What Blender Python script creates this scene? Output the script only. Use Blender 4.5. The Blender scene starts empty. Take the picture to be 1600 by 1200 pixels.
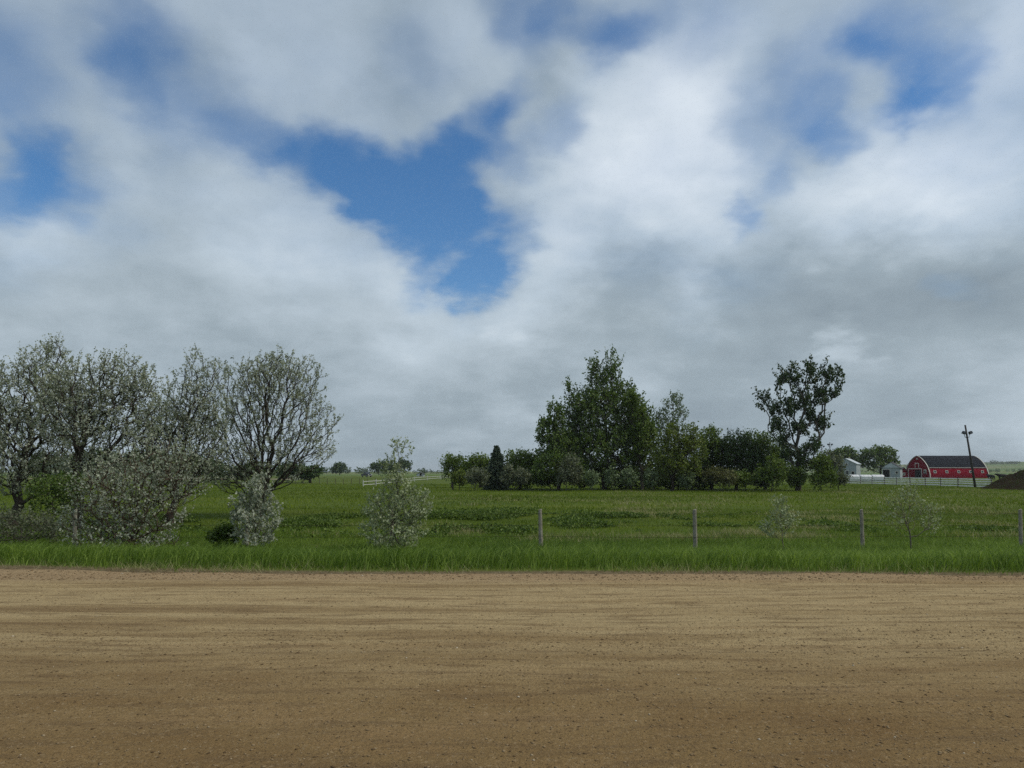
import bpy, math
import numpy as np
from mathutils import Vector, Matrix

rng = np.random.default_rng(7)
scene = bpy.context.scene
C = scene.collection

# ------------------------------------------------------------------ camera
F = 1067.0            # focal length in pixels of a 1600 px wide frame (24 mm equivalent)
HORIZON = 737.0
PITCH = math.radians(2.5)
EYE = 1.7
PPY = HORIZON - F * math.tan(PITCH)
cam_data = bpy.data.cameras.new("camera")
cam_data.sensor_width = 36.0
cam_data.lens = 36.0 * F / 1600.0
cam_data.shift_y = (PPY - 600.0) / 1600.0
cam_data.clip_start = 0.1
cam_data.clip_end = 20000
cam = bpy.data.objects.new("camera", cam_data)
cam.location = (0, 0, EYE)
cam.rotation_euler = (math.radians(90) + PITCH, 0, 0)
C.objects.link(cam)
scene.camera = cam


def ray(px, py):
    cx, cy = (px - 800.0) / F, -(py - PPY) / F
    return np.array([cx, math.cos(PITCH) - math.sin(PITCH) * cy, math.sin(PITCH) + math.cos(PITCH) * cy])


def at(px, py, D):
    """world point seen at a photograph pixel, at a distance D along the view"""
    r = ray(px, py)
    r = r * (D / r[1])
    return np.array([r[0], r[1], r[2] + EYE])


# ------------------------------------------------------------------ sky, sun, exposure
SUN_EL, SUN_AZ = math.radians(52), math.radians(104)      # azimuth measured from +Y towards +X
world = bpy.data.worlds.new("World")
scene.world = world
world.use_nodes = True
wt = world.node_tree
wt.nodes.clear()


class G:
    """tiny wrapper for building node graphs"""
    def __init__(s, tree):
        s.t = tree

    def n(s, kind, **kw):
        nd = s.t.nodes.new(kind)
        for k, v in kw.items():
            setattr(nd, k, v)
        return nd

    def put(s, sock, v):
        if isinstance(v, bpy.types.NodeSocket):
            s.t.links.new(v, sock)
        elif isinstance(v, (tuple, list, np.ndarray)):
            v = tuple(float(a) for a in v)
            if sock.type == 'RGBA' and len(v) == 3:
                v = v + (1.0,)
            sock.default_value = v
        else:
            sock.default_value = v

    def m(s, op, a, b=0.0, c=0.0, clamp=False):
        nd = s.n('ShaderNodeMath', operation=op, use_clamp=clamp)
        for i, v in enumerate((a, b, c)):
            s.put(nd.inputs[i], v)
        return nd.outputs[0]

    def v(s, op, a, b=(0, 0, 0), scale=None):
        nd = s.n('ShaderNodeVectorMath', operation=op)
        s.put(nd.inputs[0], a)
        s.put(nd.inputs[1], b)
        if scale is not None:
            s.put(nd.inputs['Scale'], scale)
        return nd.outputs['Value' if op in ('DOT_PRODUCT', 'LENGTH') else 'Vector']

    def noise(s, vec, scale, detail=4.0, rough=0.5, dist=0.0, color=False):
        nd = s.n('ShaderNodeTexNoise')
        s.put(nd.inputs['Vector'], vec)
        s.put(nd.inputs['Scale'], scale)
        s.put(nd.inputs['Detail'], detail)
        s.put(nd.inputs['Roughness'], rough)
        s.put(nd.inputs['Distortion'], dist)
        return nd.outputs['Color' if color else 0]

    def step(s, v, lo, hi, a=0.0, b=1.0, smooth=True):
        nd = s.n('ShaderNodeMapRange', interpolation_type='SMOOTHSTEP' if smooth else 'LINEAR')
        for i, q in enumerate((v, lo, hi, a, b)):
            s.put(nd.inputs[i], q)
        return nd.outputs[0]

    def mix(s, f, a, b, blend='MIX'):
        nd = s.n('ShaderNodeMix', data_type='RGBA', blend_type=blend)
        s.put(nd.inputs[0], f)
        s.put(nd.inputs[6], a)
        s.put(nd.inputs[7], b)
        return nd.outputs[2]

    def ramp(s, f, stops):
        nd = s.n('ShaderNodeValToRGB')
        cr = nd.color_ramp
        while len(cr.elements) < len(stops):
            cr.elements.new(0.5)
        for e, (p, c) in zip(cr.elements, stops):
            e.position = p
            e.color = tuple(c) + (1.0,)
        s.put(nd.inputs[0], f)
        return nd.outputs[0]


g = G(wt)
SKY_STRENGTH = 0.110
dirv = g.n('ShaderNodeTexCoord').outputs['Generated']
sep = g.n('ShaderNodeSeparateXYZ')
g.put(sep.inputs[0], dirv)
zc = g.m('MAXIMUM', sep.outputs[2], 0.0)
den = g.m('ADD', zc, 0.30)
comb = g.n('ShaderNodeCombineXYZ')
g.put(comb.inputs[0], g.m('DIVIDE', sep.outputs[0], den))
g.put(comb.inputs[1], g.m('DIVIDE', sep.outputs[1], den))
plane = comb.outputs[0]                                   # flat cloud layer seen in perspective
wn = g.v('SUBTRACT', g.noise(plane, 2.0, 4, 0.55, color=True), (0.5, 0.5, 0.5))
wdir = g.v('ADD', dirv, g.v('SCALE', wn, scale=0.16))
wn2 = g.v('SUBTRACT', g.noise(plane, 8.0, 4, 0.6, color=True), (0.5, 0.5, 0.5))
wdir = g.v('ADD', wdir, g.v('SCALE', wn2, scale=0.06))


def blobs(items):
    total = None
    for (px, py, r, a) in items:
        d = ray(px, py)
        d = d / np.linalg.norm(d)
        ang = r / F * (d[1] ** 1.2)
        dist = g.v('LENGTH', g.v('SUBTRACT', wdir, d))
        b = g.step(dist, ang * 1.35, ang * 0.25, 0.0, a)
        total = b if total is None else g.m('ADD', total, b)
    return total


HOLES = [(655, 300, 105, 1.0), (570, 265, 75, .95), (700, 375, 85, 1.0), (750, 425, 55, .9), (490, 245, 65, .75), (430, 235, 55, .35), (610, 340, 55, .6),
         (690, 215, 65, .75), (745, 185, 60, .7), (785, 145, 45, .6), (10, 290, 75, .8), (60, 240, 60, .55), (120, 280, 70, .35), (640, 440, 35, .35),
         (195, 40, 95, .40), (230, 120, 85, .40), (310, 180, 90, .36), (390, 200, 60, .3), (940, 75, 55, .6), (830, 20, 80, .6), (900, 25, 60, .42), (980, 30, 70, .3),
         (1455, 120, 70, .56), (1415, 165, 50, .48), (1380, 60, 75, .44), (1345, 100, 50, .35), (1315, 235, 50, .5), (1160, 345, 38, .55), (1220, 295, 40, .35), (1275, 215, 50, .3),
         (1190, 200, 90, .30), (1490, 445, 40, .30), (795, 385, 55, .6), (800, 235, 55, .5), (100, 335, 60, .3), (870, 185, 45, .45),
         (40, 420, 70, .15), (0, 130, 110, .4), (1270, 130, 80, .3), (1050, 60, 90, .24), (650, 80, 70, .25), (180, 350, 80, .18), (1130, 20, 80, .2)]
LIGHT = [(1010, 190, 150, .38), (1070, 310, 130, .34), (490, 50, 140, .10), (900, 310, 110, .20), (1290, 375, 80, .30),
         (1490, 260, 150, .36), (1570, 60, 100, .24), (560, 440, 140, .14), (420, 380, 120, .12), (820, 490, 70, .22), (1325, 535, 40, .22),
         (900, 390, 80, .14), (1100, 120, 110, .14), (720, 20, 80, .10), (780, 620, 60, .08), (1180, 420, 45, .1), (40, 390, 70, .18), (680, 520, 110, .10), (1380, 290, 90, .18), (220, 290, 60, .1)]
DARK = [(1215, 465, 105, .24), (1340, 445, 105, .18), (1480, 420, 110, .12), (270, 350, 100, .05), (560, 130, 60, .10),
        (1450, 570, 150, .14), (890, 570, 100, .12), (985, 460, 80, .14), (620, 110, 70, .10), (300, 120, 90, .16),
        (1560, 470, 100, .10), (700, 650, 140, .10), (1150, 640, 180, .14), (950, 345, 45, .10), (300, 520, 130, .08), (450, 640, 150, .08), (840, 110, 50, .1)]
hole = blobs(HOLES)
cov_n = g.noise(plane, 1.5, 7, 0.56)
cover = g.m('SUBTRACT', g.m('ADD', g.m('MULTIPLY', cov_n, 0.9), 0.40), g.m('MULTIPLY', hole, 0.60))
cover = g.m('ADD', cover, g.step(zc, 0.30, 0.04, 0.0, 0.35))
mask = g.step(cover, 0.12, 1.0)
bn = g.m('MULTIPLY', g.m('SUBTRACT', g.noise(plane, 2.4, 7, 0.58), 0.5), 0.70)
bn = g.m('ADD', bn, g.m('MULTIPLY', g.m('SUBTRACT', g.noise(dirv, 9.0, 5, 0.55), 0.5), 0.30))
bright = g.m('ADD', g.m('ADD', bn, 0.43), g.m('SUBTRACT', blobs(LIGHT), blobs(DARK)))
bright = g.m('SUBTRACT', bright, g.step(zc, 0.17, 0.03, 0.0, 0.03))
K = 1.0 / SKY_STRENGTH
cloud = g.ramp(bright, [(0.0, (.235, .295, .345)), (0.30, (.335, .41, .465)), (0.60, (.52, .61, .685)), (1.0, (.82, .89, .94))])
cloud = g.v('SCALE', cloud, scale=K)
sky = g.n('ShaderNodeTexSky', sky_type='NISHITA')
sky.sun_disc = False
sky.sun_elevation = SUN_EL
sky.sun_rotation = SUN_AZ
sky.air_density = 1.15
sky.dust_density = 0.0
sky.ozone_density = 4.0
sky.altitude = 600
hs = g.n('ShaderNodeHueSaturation')
hs.inputs['Saturation'].default_value = 1.2
g.put(hs.inputs['Color'], sky.outputs[0])
mask = g.m('MULTIPLY', mask, g.step(zc, 0.18, 0.55, 1.0, 0.88))      # thinner cloud overhead lets some blue through
final = g.mix(mask, hs.outputs[0], cloud)
bg = g.n('ShaderNodeBackground')
g.put(bg.inputs[0], final)
bg.inputs[1].default_value = SKY_STRENGTH
wo = g.n('ShaderNodeOutputWorld')
wt.links.new(bg.outputs[0], wo.inputs[0])
world.cycles.sampling_method = 'MANUAL'
world.cycles.sample_map_resolution = 512

sun_data = bpy.data.lights.new("sun", 'SUN')
sun_data.energy = 2.4
sun_data.angle = math.radians(12)
sun_data.color = (1.0, 0.93, 0.80)
sun = bpy.data.objects.new("sun", sun_data)
sdir = Vector((math.sin(SUN_AZ) * math.cos(SUN_EL), math.cos(SUN_AZ) * math.cos(SUN_EL), math.sin(SUN_EL)))
sun.rotation_euler = sdir.to_track_quat('Z', 'Y').to_euler()
sun.location = (60, -20, 90)
C.objects.link(sun)

scene.view_settings.view_transform = 'Standard'
scene.view_settings.look = 'None'
scene.view_settings.exposure = 0.0
scene.view_settings.gamma = 1.0
scene.view_settings.use_curve_mapping = False
scene.cycles.max_bounces = 6
scene.cycles.diffuse_bounces = 3
scene.cycles.glossy_bounces = 2
scene.cycles.transmission_bounces = 3
scene.cycles.volume_bounces = 0
scene.cycles.use_adaptive_sampling = True
scene.cycles.adaptive_threshold = 0.008
scene.cycles.adaptive_min_samples = 12
scene.cycles.use_denoising = False
scene.cycles.sample_clamp_indirect = 4.0
#==MARK==
# ------------------------------------------------------------------ helpers: meshes, materials, tags
def mesh_np(name, verts, faces, mat=None, tint=None, smooth=False):
    """fast mesh from arrays; faces is (n,3) or (n,4); tint is a grey value per vertex"""
    verts = np.asarray(verts, dtype=np.float32)
    faces = np.asarray(faces, dtype=np.int32)
    me = bpy.data.meshes.new(name)
    nf, k = faces.shape
    me.vertices.add(len(verts))
    me.vertices.foreach_set('co', verts.ravel())
    me.loops.add(nf * k)
    me.loops.foreach_set('vertex_index', faces.ravel())
    me.polygons.add(nf)
    me.polygons.foreach_set('loop_start', np.arange(0, nf * k, k, dtype=np.int32))
    me.polygons.foreach_set('loop_total', np.full(nf, k, dtype=np.int32))
    if smooth:
        me.polygons.foreach_set('use_smooth', np.ones(nf, dtype=bool))
    if tint is not None:
        at_ = me.attributes.new('tint', 'FLOAT', 'POINT')
        at_.data.foreach_set('value', np.asarray(tint, dtype=np.float32))
    me.update(calc_edges=True)
    me.validate()
    if mat is not None:
        me.materials.append(mat)
    return me


def link(name, me, parent=None, loc=None):
    o = bpy.data.objects.new(name, me)
    C.objects.link(o)
    if parent is not None:
        o.parent = parent
    if loc is not None:
        o.location = loc
    return o


def thing(name, loc, label, cat, group=None, rotz=0.0):
    o = bpy.data.objects.new(name, None)
    C.objects.link(o)
    o.location = tuple(float(a) for a in loc)
    o.rotation_euler = (0, 0, rotz)
    o.empty_display_size = 0.2
    o['label'] = label
    o['category'] = cat
    if group:
        o['group'] = group
    return o


def kind(o, k, label=None, cat=None):
    o['kind'] = k
    if label:
        o['label'] = label
    if cat:
        o['category'] = cat
    return o


class MB:
    """collects boxes, tubes and polygons into one mesh"""
    def __init__(s):
        s.v, s.f = [], []

    def add(s, verts, faces):
        n = len(s.v)
        s.v += [tuple(map(float, p)) for p in verts]
        s.f += [tuple(i + n for i in f) for f in faces]
        return s

    def box(s, c, d, rot=None, taper=1.0):
        x, y, z = d[0] / 2, d[1] / 2, d[2] / 2
        vs = [Vector((sx * x * (taper if sz > 0 else 1), sy * y * (taper if sz > 0 else 1), sz * z))
              for sz in (-1, 1) for sy in (-1, 1) for sx in (-1, 1)]
        if rot is not None:
            vs = [rot @ p for p in vs]
        vs = [p + Vector(c) for p in vs]
        return s.add(vs, [(0, 2, 3, 1), (4, 5, 7, 6), (0, 1, 5, 4), (2, 6, 7, 3), (0, 4, 6, 2), (1, 3, 7, 5)])

    def tube(s, pts, rad, n=8, cap=True):
        pts = [Vector(p) for p in pts]
        rad = rad if hasattr(rad, '__len__') else [rad] * len(pts)
        rings = []
        for i, p in enumerate(pts):
            t = (pts[min(i + 1, len(pts) - 1)] - pts[max(i - 1, 0)]).normalized()
            a = Vector((0, 0, 1)) if abs(t.z) < 0.9 else Vector((1, 0, 0))
            u = t.cross(a).normalized()
            w = t.cross(u)
            rings.append([p + (u * math.cos(k * 2 * math.pi / n) + w * math.sin(k * 2 * math.pi / n)) * rad[i] for k in range(n)])
        fs = [(i * n + k, i * n + (k + 1) % n, (i + 1) * n + (k + 1) % n, (i + 1) * n + k)
              for i in range(len(pts) - 1) for k in range(n)]
        if cap:
            fs += [tuple(range(n)), tuple(range((len(pts) - 1) * n, len(pts) * n))]
        return s.add([q for r in rings for q in r], fs)

    def prism(s, poly, y0, y1):
        """polygon in x,z pushed along y"""
        n = len(poly)
        vs = [(p[0], y0, p[1]) for p in poly] + [(p[0], y1, p[1]) for p in poly]
        fs = [tuple(range(n)), tuple(reversed(range(n, 2 * n)))] + [(i, i + n, (i + 1) % n + n, (i + 1) % n) for i in range(n)]
        return s.add(vs, fs)

    def mesh(s, name, mat, smooth=False):
        me = bpy.data.meshes.new(name)
        me.from_pydata(s.v, [], s.f)
        me.materials.append(mat)
        if smooth:
            me.polygons.foreach_set('use_smooth', np.ones(len(me.polygons), dtype=bool))
        import bmesh
        bm = bmesh.new()
        bm.from_mesh(me)
        bmesh.ops.recalc_face_normals(bm, faces=bm.faces)
        bm.to_mesh(me)
        bm.free()
        me.update()
        return me

    def build(s, name, mat, parent=None, loc=None, smooth=False):
        return link(name, s.mesh(name, mat, smooth), parent, loc)


def new_mat(name):
    m = bpy.data.materials.new(name)
    m.use_nodes = True
    t = m.node_tree
    b = t.nodes['Principled BSDF']
    return m, G(t), b


def paint(name, col, rough=0.7, var=0.15, scale=3.0, spec=0.3, metal=0.0, bump=0.0, grime=None):
    m, q, b = new_mat(name)
    tc = q.n('ShaderNodeTexCoord').outputs['Object']
    nz = q.noise(tc, scale, 5, 0.6)
    lo = tuple(c * (1 - var) for c in col)
    hi = tuple(min(c * (1 + var), 0.95) for c in col)
    base = q.ramp(nz, [(0.3, lo), (0.7, hi)])
    if grime:
        nz2 = q.noise(q.v('MULTIPLY', tc, (1, 1, 0.25)), scale * 1.7, 5, 0.65)
        base = q.mix(q.step(nz2, 0.5, 0.72), base, grime)
    q.put(b.inputs['Base Color'], base)
    b.inputs['Roughness'].default_value = rough
    b.inputs['Specular IOR Level'].default_value = spec
    b.inputs['Metallic'].default_value = metal
    if bump:
        bp = q.n('ShaderNodeBump')
        bp.inputs['Strength'].default_value = bump
        bp.inputs['Distance'].default_value = 0.02
        q.put(bp.inputs['Height'], q.noise(tc, scale * 8, 4, 0.6))
        q.put(b.inputs['Normal'], bp.outputs[0])
    return m


def leaf_mat(name, dark, light, trans=0.35, rough=0.55, spec=0.25):
    m, q, b = new_mat(name)
    a = q.n('ShaderNodeAttribute', attribute_name='tint')
    col = q.ramp(a.outputs['Fac'], [(0.0, dark), (1.0, light)])
    q.put(b.inputs['Base Color'], col)
    b.inputs['Roughness'].default_value = rough
    b.inputs['Specular IOR Level'].default_value = spec
    tr = q.n('ShaderNodeBsdfTranslucent')
    q.put(tr.inputs[0], q.mix(1.0, col, (1.1, 1.15, 0.6), 'MULTIPLY'))
    mx = q.n('ShaderNodeMixShader')
    mx.inputs[0].default_value = trans
    q.t.links.new(b.outputs[0], mx.inputs[1])
    q.t.links.new(tr.outputs[0], mx.inputs[2])
    q.t.links.new(mx.outputs[0], q.t.nodes['Material Output'].inputs[0])
    return m


def bark_mat(name, col):
    m, q, b = new_mat(name)
    tc = q.n('ShaderNodeTexCoord').outputs['Object']
    nz = q.noise(q.v('MULTIPLY', tc, (1, 1, 0.22)), 14.0, 5, 0.65)
    q.put(b.inputs['Base Color'], q.ramp(nz, [(0.3, tuple(c * 0.5 for c in col)), (0.7, tuple(c * 1.4 for c in col))]))
    b.inputs['Roughness'].default_value = 0.9
    b.inputs['Specular IOR Level'].default_value = 0.1
    bp = q.n('ShaderNodeBump')
    bp.inputs['Strength'].default_value = 0.7
    bp.inputs['Distance'].default_value = 0.02
    q.put(bp.inputs['Height'], nz)
    q.put(b.inputs['Normal'], bp.outputs[0])
    return m


# ------------------------------------------------------------------ terrain
def sstep(a, b, x):
    t = np.clip((x - a) / (b - a), 0, 1)
    return t * t * (3 - 2 * t)


def vnoise(x, y, seed=0):
    """smooth value noise, vectorised"""
    xi, yi = np.floor(x).astype(np.int64), np.floor(y).astype(np.int64)
    xf, yf = x - xi, y - yi
    u, v = xf * xf * (3 - 2 * xf), yf * yf * (3 - 2 * yf)

    def h(i, j):
        n = (i * 374761393 + j * 668265263 + seed * 974711) & 0x7fffffff
        n = ((n ^ (n >> 13)) * 1274126177) & 0x7fffffff
        return ((n ^ (n >> 16)) & 0xffff) / 65535.0
    return (h(xi, yi) * (1 - u) + h(xi + 1, yi) * u) * (1 - v) + (h(xi, yi + 1) * (1 - u) + h(xi + 1, yi + 1) * u) * v


def fbm(x, y, seed=0, octv=4):
    t, a, n = 0, 0.5, 0
    for i in range(octv):
        t = t + a * vnoise(x * 2 ** i, y * 2 ** i, seed + i * 17)
        n += a
        a *= 0.5
    return t / n


def road_edge(x):
    """far edge of the gravel; it swings very slightly away to the left"""
    return 11.28 + 0.9 * sstep(-1.5, -10, x) + 0.10 * np.sin(x * 0.35 + 1.0)


def ground_z(x, y):
    x, y = np.asarray(x, float), np.asarray(y, float)
    e = road_edge(x)
    z = -0.80 * sstep(0.0, 7.5, y - e)
    z = z - 0.07 * sstep(0.25, -0.2, y - e) * sstep(-3.2, -2.6, y)          # bed under the gravel
    z = z + 0.30 * (fbm(x * 0.11, y * 0.11, 3, 3) - 0.5) * sstep(15, 24, y)
    z = z + 0.35 * sstep(110, 230, y)
    d = np.hypot(x, y)
    far = sstep(500, 2200, y)
    z = z + far * (1.0 + 30.0 * sstep(350, 1500, x) * (0.75 + 0.5 * fbm(x * 0.002, y * 0.002, 9, 2)))
    z = z + 2.0 * sstep(250, 700, d) * (fbm(x * 0.004 + 7, y * 0.004, 21, 3) - 0.5)
    z = z - 0.6 * sstep(-2.8, -6.5, y)
    return z


def spaced(lo, hi, fine, near, growth):
    """coordinates with fine steps within +-near and growing steps outside"""
    c = list(np.arange(-near, near + 1e-6, fine)) if lo < 0 else list(np.arange(lo, near, fine))
    s = fine
    while c[-1] < hi:
        s *= growth
        c.append(c[-1] + s)
    s = fine
    if lo < 0:
        while c[0] > lo:
            s *= growth
            c.insert(0, c[0] - s)
    return np.array(c)


def grid(xs, ys, zf):
    X, Y = np.meshgrid(xs, ys)
    Z = zf(X, Y)
    v = np.stack([X, Y, Z], -1).reshape(-1, 3)
    nx, ny = len(xs), len(ys)
    i = np.arange(nx * ny).reshape(ny, nx)
    f = np.stack([i[:-1, :-1], i[:-1, 1:], i[1:, 1:], i[1:, :-1]], -1).reshape(-1, 4)
    return v, f


# soil and short grass of the pasture
gm, q, b = new_mat('pasture_ground')
pos = q.n('ShaderNodeNewGeometry').outputs['Position']
n1 = q.noise(q.v('MULTIPLY', pos, (0.06, 0.16, 0)), 1.0, 6, 0.6)
n2 = q.noise(q.v('MULTIPLY', pos, (0.55, 0.9, 0)), 1.0, 6, 0.65)
n3 = q.noise(pos, 9.0, 4, 0.7)
gcol = q.ramp(n1, [(0.30, (.050, .080, .009)), (0.52, (.075, .106, .012)), (0.70, (.108, .128, .020))])
gcol = q.mix(q.step(n2, 0.52, 0.72), gcol, (.090, .112, .024))
gcol = q.mix(q.m('MULTIPLY', q.step(n3, 0.5, 0.75), 0.5), gcol, (.040, .060, .016))
sp = q.n('ShaderNodeSeparateXYZ')
q.put(sp.inputs[0], pos)
# far fields: pale stubble strips and young crops
strip = q.noise(q.v('MULTIPLY', pos, (0.0012, 0.006, 0)), 1.0, 3, 0.5)
farcol = q.ramp(strip, [(0.35, (.070, .115, .028)), (0.5, (.10, .15, .04)), (0.6, (.19, .18, .09)), (0.66, (.08, .13, .032))])
gcol = q.mix(q.step(sp.outputs[1], 260, 420), gcol, farcol)
soil = q.n('ShaderNodeAttribute', attribute_name='tint').outputs['Fac']
gcol = q.mix(soil, gcol, q.ramp(n3, [(.35, (.085, .060, .032)), (.65, (.19, .15, .085))]))
q.put(b.inputs['Base Color'], gcol)
b.inputs['Roughness'].default_value = 0.95
b.inputs['Specular IOR Level'].default_value = 0.1
bp = q.n('ShaderNodeBump')
bp.inputs['Strength'].default_value = 0.8
bp.inputs['Distance'].default_value = 0.12
q.put(bp.inputs['Height'], q.noise(pos, 4.0, 6, 0.7))
q.put(b.inputs['Normal'], bp.outputs[0])

xs = spaced(-6000, 6000, 0.8, 60, 1.06)
ys = np.concatenate([-np.geomspace(3000, 8, 30), np.arange(-7.5, 10, 0.5), np.arange(10, 14, .12), np.arange(14, 30, .35), np.arange(30, 130, 1.2), np.geomspace(131, 7000, 70)])
v, f = grid(xs, ys, ground_z)
soil_t = sstep(0.75, 0.30, v[:, 1] - road_edge(v[:, 0]) - 0.25 * (fbm(v[:, 0] * 1.3, v[:, 1] * 1.3, 15, 3) - .5))
kind(link('ground', mesh_np('ground', v, f, gm, soil_t, smooth=True)), 'structure', 'green pasture running from the roadside to the horizon')

# gravel road ------------------------------------------------------
rm, q, b = new_mat('gravel_road')
pos = q.n('ShaderNodeNewGeometry').outputs['Position']
sp = q.n('ShaderNodeSeparateXYZ')
q.put(sp.inputs[0], pos)
wob = q.m('MULTIPLY', q.m('SUBTRACT', q.noise(pos, 0.18, 3, 0.5), 0.5), 0.7)
cb = q.n('ShaderNodeCombineXYZ')
q.put(cb.inputs[0], q.m('MULTIPLY', sp.outputs[0], 0.055))
q.put(cb.inputs[1], q.m('ADD', sp.outputs[1], wob))
streak = q.noise(cb.outputs[0], 2.3, 6, 0.62)
streak2 = q.noise(q.v('MULTIPLY', cb.outputs[0], (2.5, 1, 1)), 8.0, 4, 0.6)
patch = q.noise(q.v('MULTIPLY', pos, (0.35, 0.8, 0)), 1.0, 5, 0.6)
near = q.step(q.m('ADD', sp.outputs[1], q.m('MULTIPLY', q.m('SUBTRACT', patch, 0.5), 3.5)), 4.0, 8.0)
dry = q.ramp(streak, [(0.30, (.215, .145, .070)), (0.43, (.325, .236, .118)), (0.55, (.420, .320, .170)), (0.64, (.345, .250, .128)), (0.74, (.410, .308, .165))])
damp = q.ramp(patch, [(0.30, (.188, .114, .047)), (0.5, (.238, .157, .068)), (0.7, (.262, .160, .071))])
rc = q.mix(near, damp, dry)
rc = q.mix(q.m('MULTIPLY', q.step(streak2, 0.50, 0.64), 0.60), rc, (.17, .112, .055))
edge_n = q.step(q.m('ADD', sp.outputs[1], q.m('MULTIPLY', wob, 0.6)), 10.3, 10.95)
rc = q.mix(q.m('MULTIPLY', edge_n, 0.75), rc, (.330, .232, .135))
grain = q.noise(pos, 95.0, 3, 0.7)
grain2 = q.noise(pos, 30.0, 5, 0.8)
grain3 = q.noise(q.v('MULTIPLY', pos, (.6, 1, 1)), 9.0, 5, 0.75)
rc = q.mix(q.m('MULTIPLY', q.step(grain, 0.48, 0.66), 0.75), rc, (.085, .054, .028))
rc = q.mix(q.m('MULTIPLY', q.step(grain2, 0.54, 0.70), 0.55), rc, (.46, .36, .23))
rc = q.mix(q.m('MULTIPLY', q.step(grain2, 0.45, 0.32), 0.60), rc, (.095, .060, .030))
rc = q.mix(q.m('MULTIPLY', q.step(grain3, 0.52, 0.68), 0.35), rc, (.16, .105, .052))
q.put(b.inputs['Base Color'], rc)
b.inputs['Roughness'].default_value = 0.95
b.inputs['Specular IOR Level'].default_value = 0.08
bp = q.n('ShaderNodeBump')
bp.inputs['Strength'].default_value = 0.9
bp.inputs['Distance'].default_value = 0.022
q.put(bp.inputs['Height'], q.m('ADD', q.noise(pos, 45.0, 5, 0.75), q.m('MULTIPLY', q.noise(pos, 11.0, 4, 0.6), 1.2)))
q.put(b.inputs['Normal'], bp.outputs[0])


def road_z(x, y):
    e = road_edge(x)
    t = y - e
    w = y + 0.5 * (vnoise(x * 0.16, y * 0.1, 5) - 0.5)
    z = 0.060 * (fbm(x * 0.04, w * 1.9, 31, 5) - 0.5)                     # wheel-worn streaks along the road
    z = z + 0.020 * (fbm(x * 0.6, y * 1.4, 41, 4) - 0.5)
    z = z + 0.012 * (fbm(x * 3.0, y * 5.0, 51, 3) - 0.5)
    tt = t + 0.12 * (vnoise(x * 0.5, x * 0 + 1, 61) - 0.5)
    z = z + 0.055 * np.exp(-((tt + 0.34) / 0.20) ** 2) * (0.5 + vnoise(x * 0.8, y * 3, 71))   # loose windrow at the edge
    z = z - 0.075 * np.exp(-((tt + 0.80) / 0.06) ** 2) * sstep(-1.0, 5.0, x) * (0.4 + vnoise(x * 1.3, x * 0, 81))
    z = z - 0.10 * sstep(-0.15, 0.32, t)
    return z - 0.05 * sstep(-1.8, -2.9, y)


xs = spaced(-900, 900, 0.09, 12, 1.12)
us = np.concatenate([np.linspace(0, 0.16, 14), np.linspace(0.16, 1, 330)[1:]])
U, X = np.meshgrid(us, xs, indexing='ij')
Y = -2.9 + U * (road_edge(X) + 0.30 + 0.22 * (fbm(X * 1.1, X * 0, 91, 4) - 0.5) + 2.9)
Z = road_z(X, Y)
v = np.stack([X, Y, Z], -1).reshape(-1, 3)
i = np.arange(X.size).reshape(X.shape)
f = np.stack([i[:-1, :-1], i[:-1, 1:], i[1:, 1:], i[1:, :-1]], -1).reshape(-1, 4)
kind(link('gravel_road', mesh_np('gravel_road', v, f, rm, smooth=True)), 'structure', 'brown gravel road with wheel-worn streaks')

# loose stones on the gravel (uncountable)
OCT = np.array([(1, 0, 0), (0, 1, 0), (-1, 0, 0), (0, -1, 0), (0, 0, .75), (0, 0, -.6)], float)
OCTF = np.array([(0, 1, 4), (1, 2, 4), (2, 3, 4), (3, 0, 4), (1, 0, 5), (2, 1, 5), (3, 2, 5), (0, 3, 5)])


def stones(n, y0, y1, s0, s1, power=1.0):
    y = y0 + (y1 - y0) * rng.random(n) ** power
    x = (rng.random(n) * 2 - 1) * (y * 0.80 + 1.2)
    s = s0 * (s1 / s0) ** (rng.random(n) ** 3.2)
    a = rng.random(n) * 6.28
    P = OCT[None] * (0.7 + 0.6 * rng.random((n, 6, 1))) * s[:, None, None] * np.array([1, 1, 0.7])
    P[..., 0] *= (0.8 + 0.7 * rng.random(n))[:, None]
    ca, sa = np.cos(a)[:, None], np.sin(a)[:, None]
    X = P[..., 0] * ca - P[..., 1] * sa + x[:, None]
    Yy = P[..., 0] * sa + P[..., 1] * ca + y[:, None]
    Zz = P[..., 2] + (road_z(x, y) + s * 0.12)[:, None]
    V = np.stack([X, Yy, Zz], -1).reshape(-1, 3)
    Fc = (OCTF[None] + (np.arange(n) * 6)[:, None, None]).reshape(-1, 3)
    t = np.repeat(rng.random(n), 6)
    return V, Fc, t


def join(parts):
    vs, fs, ts, o = [], [], [], 0
    for (a, c, t) in parts:
        vs.append(a)
        fs.append(c + o)
        ts.append(t)
        o += len(a)
    return np.concatenate(vs), np.concatenate(fs), np.concatenate(ts)


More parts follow.
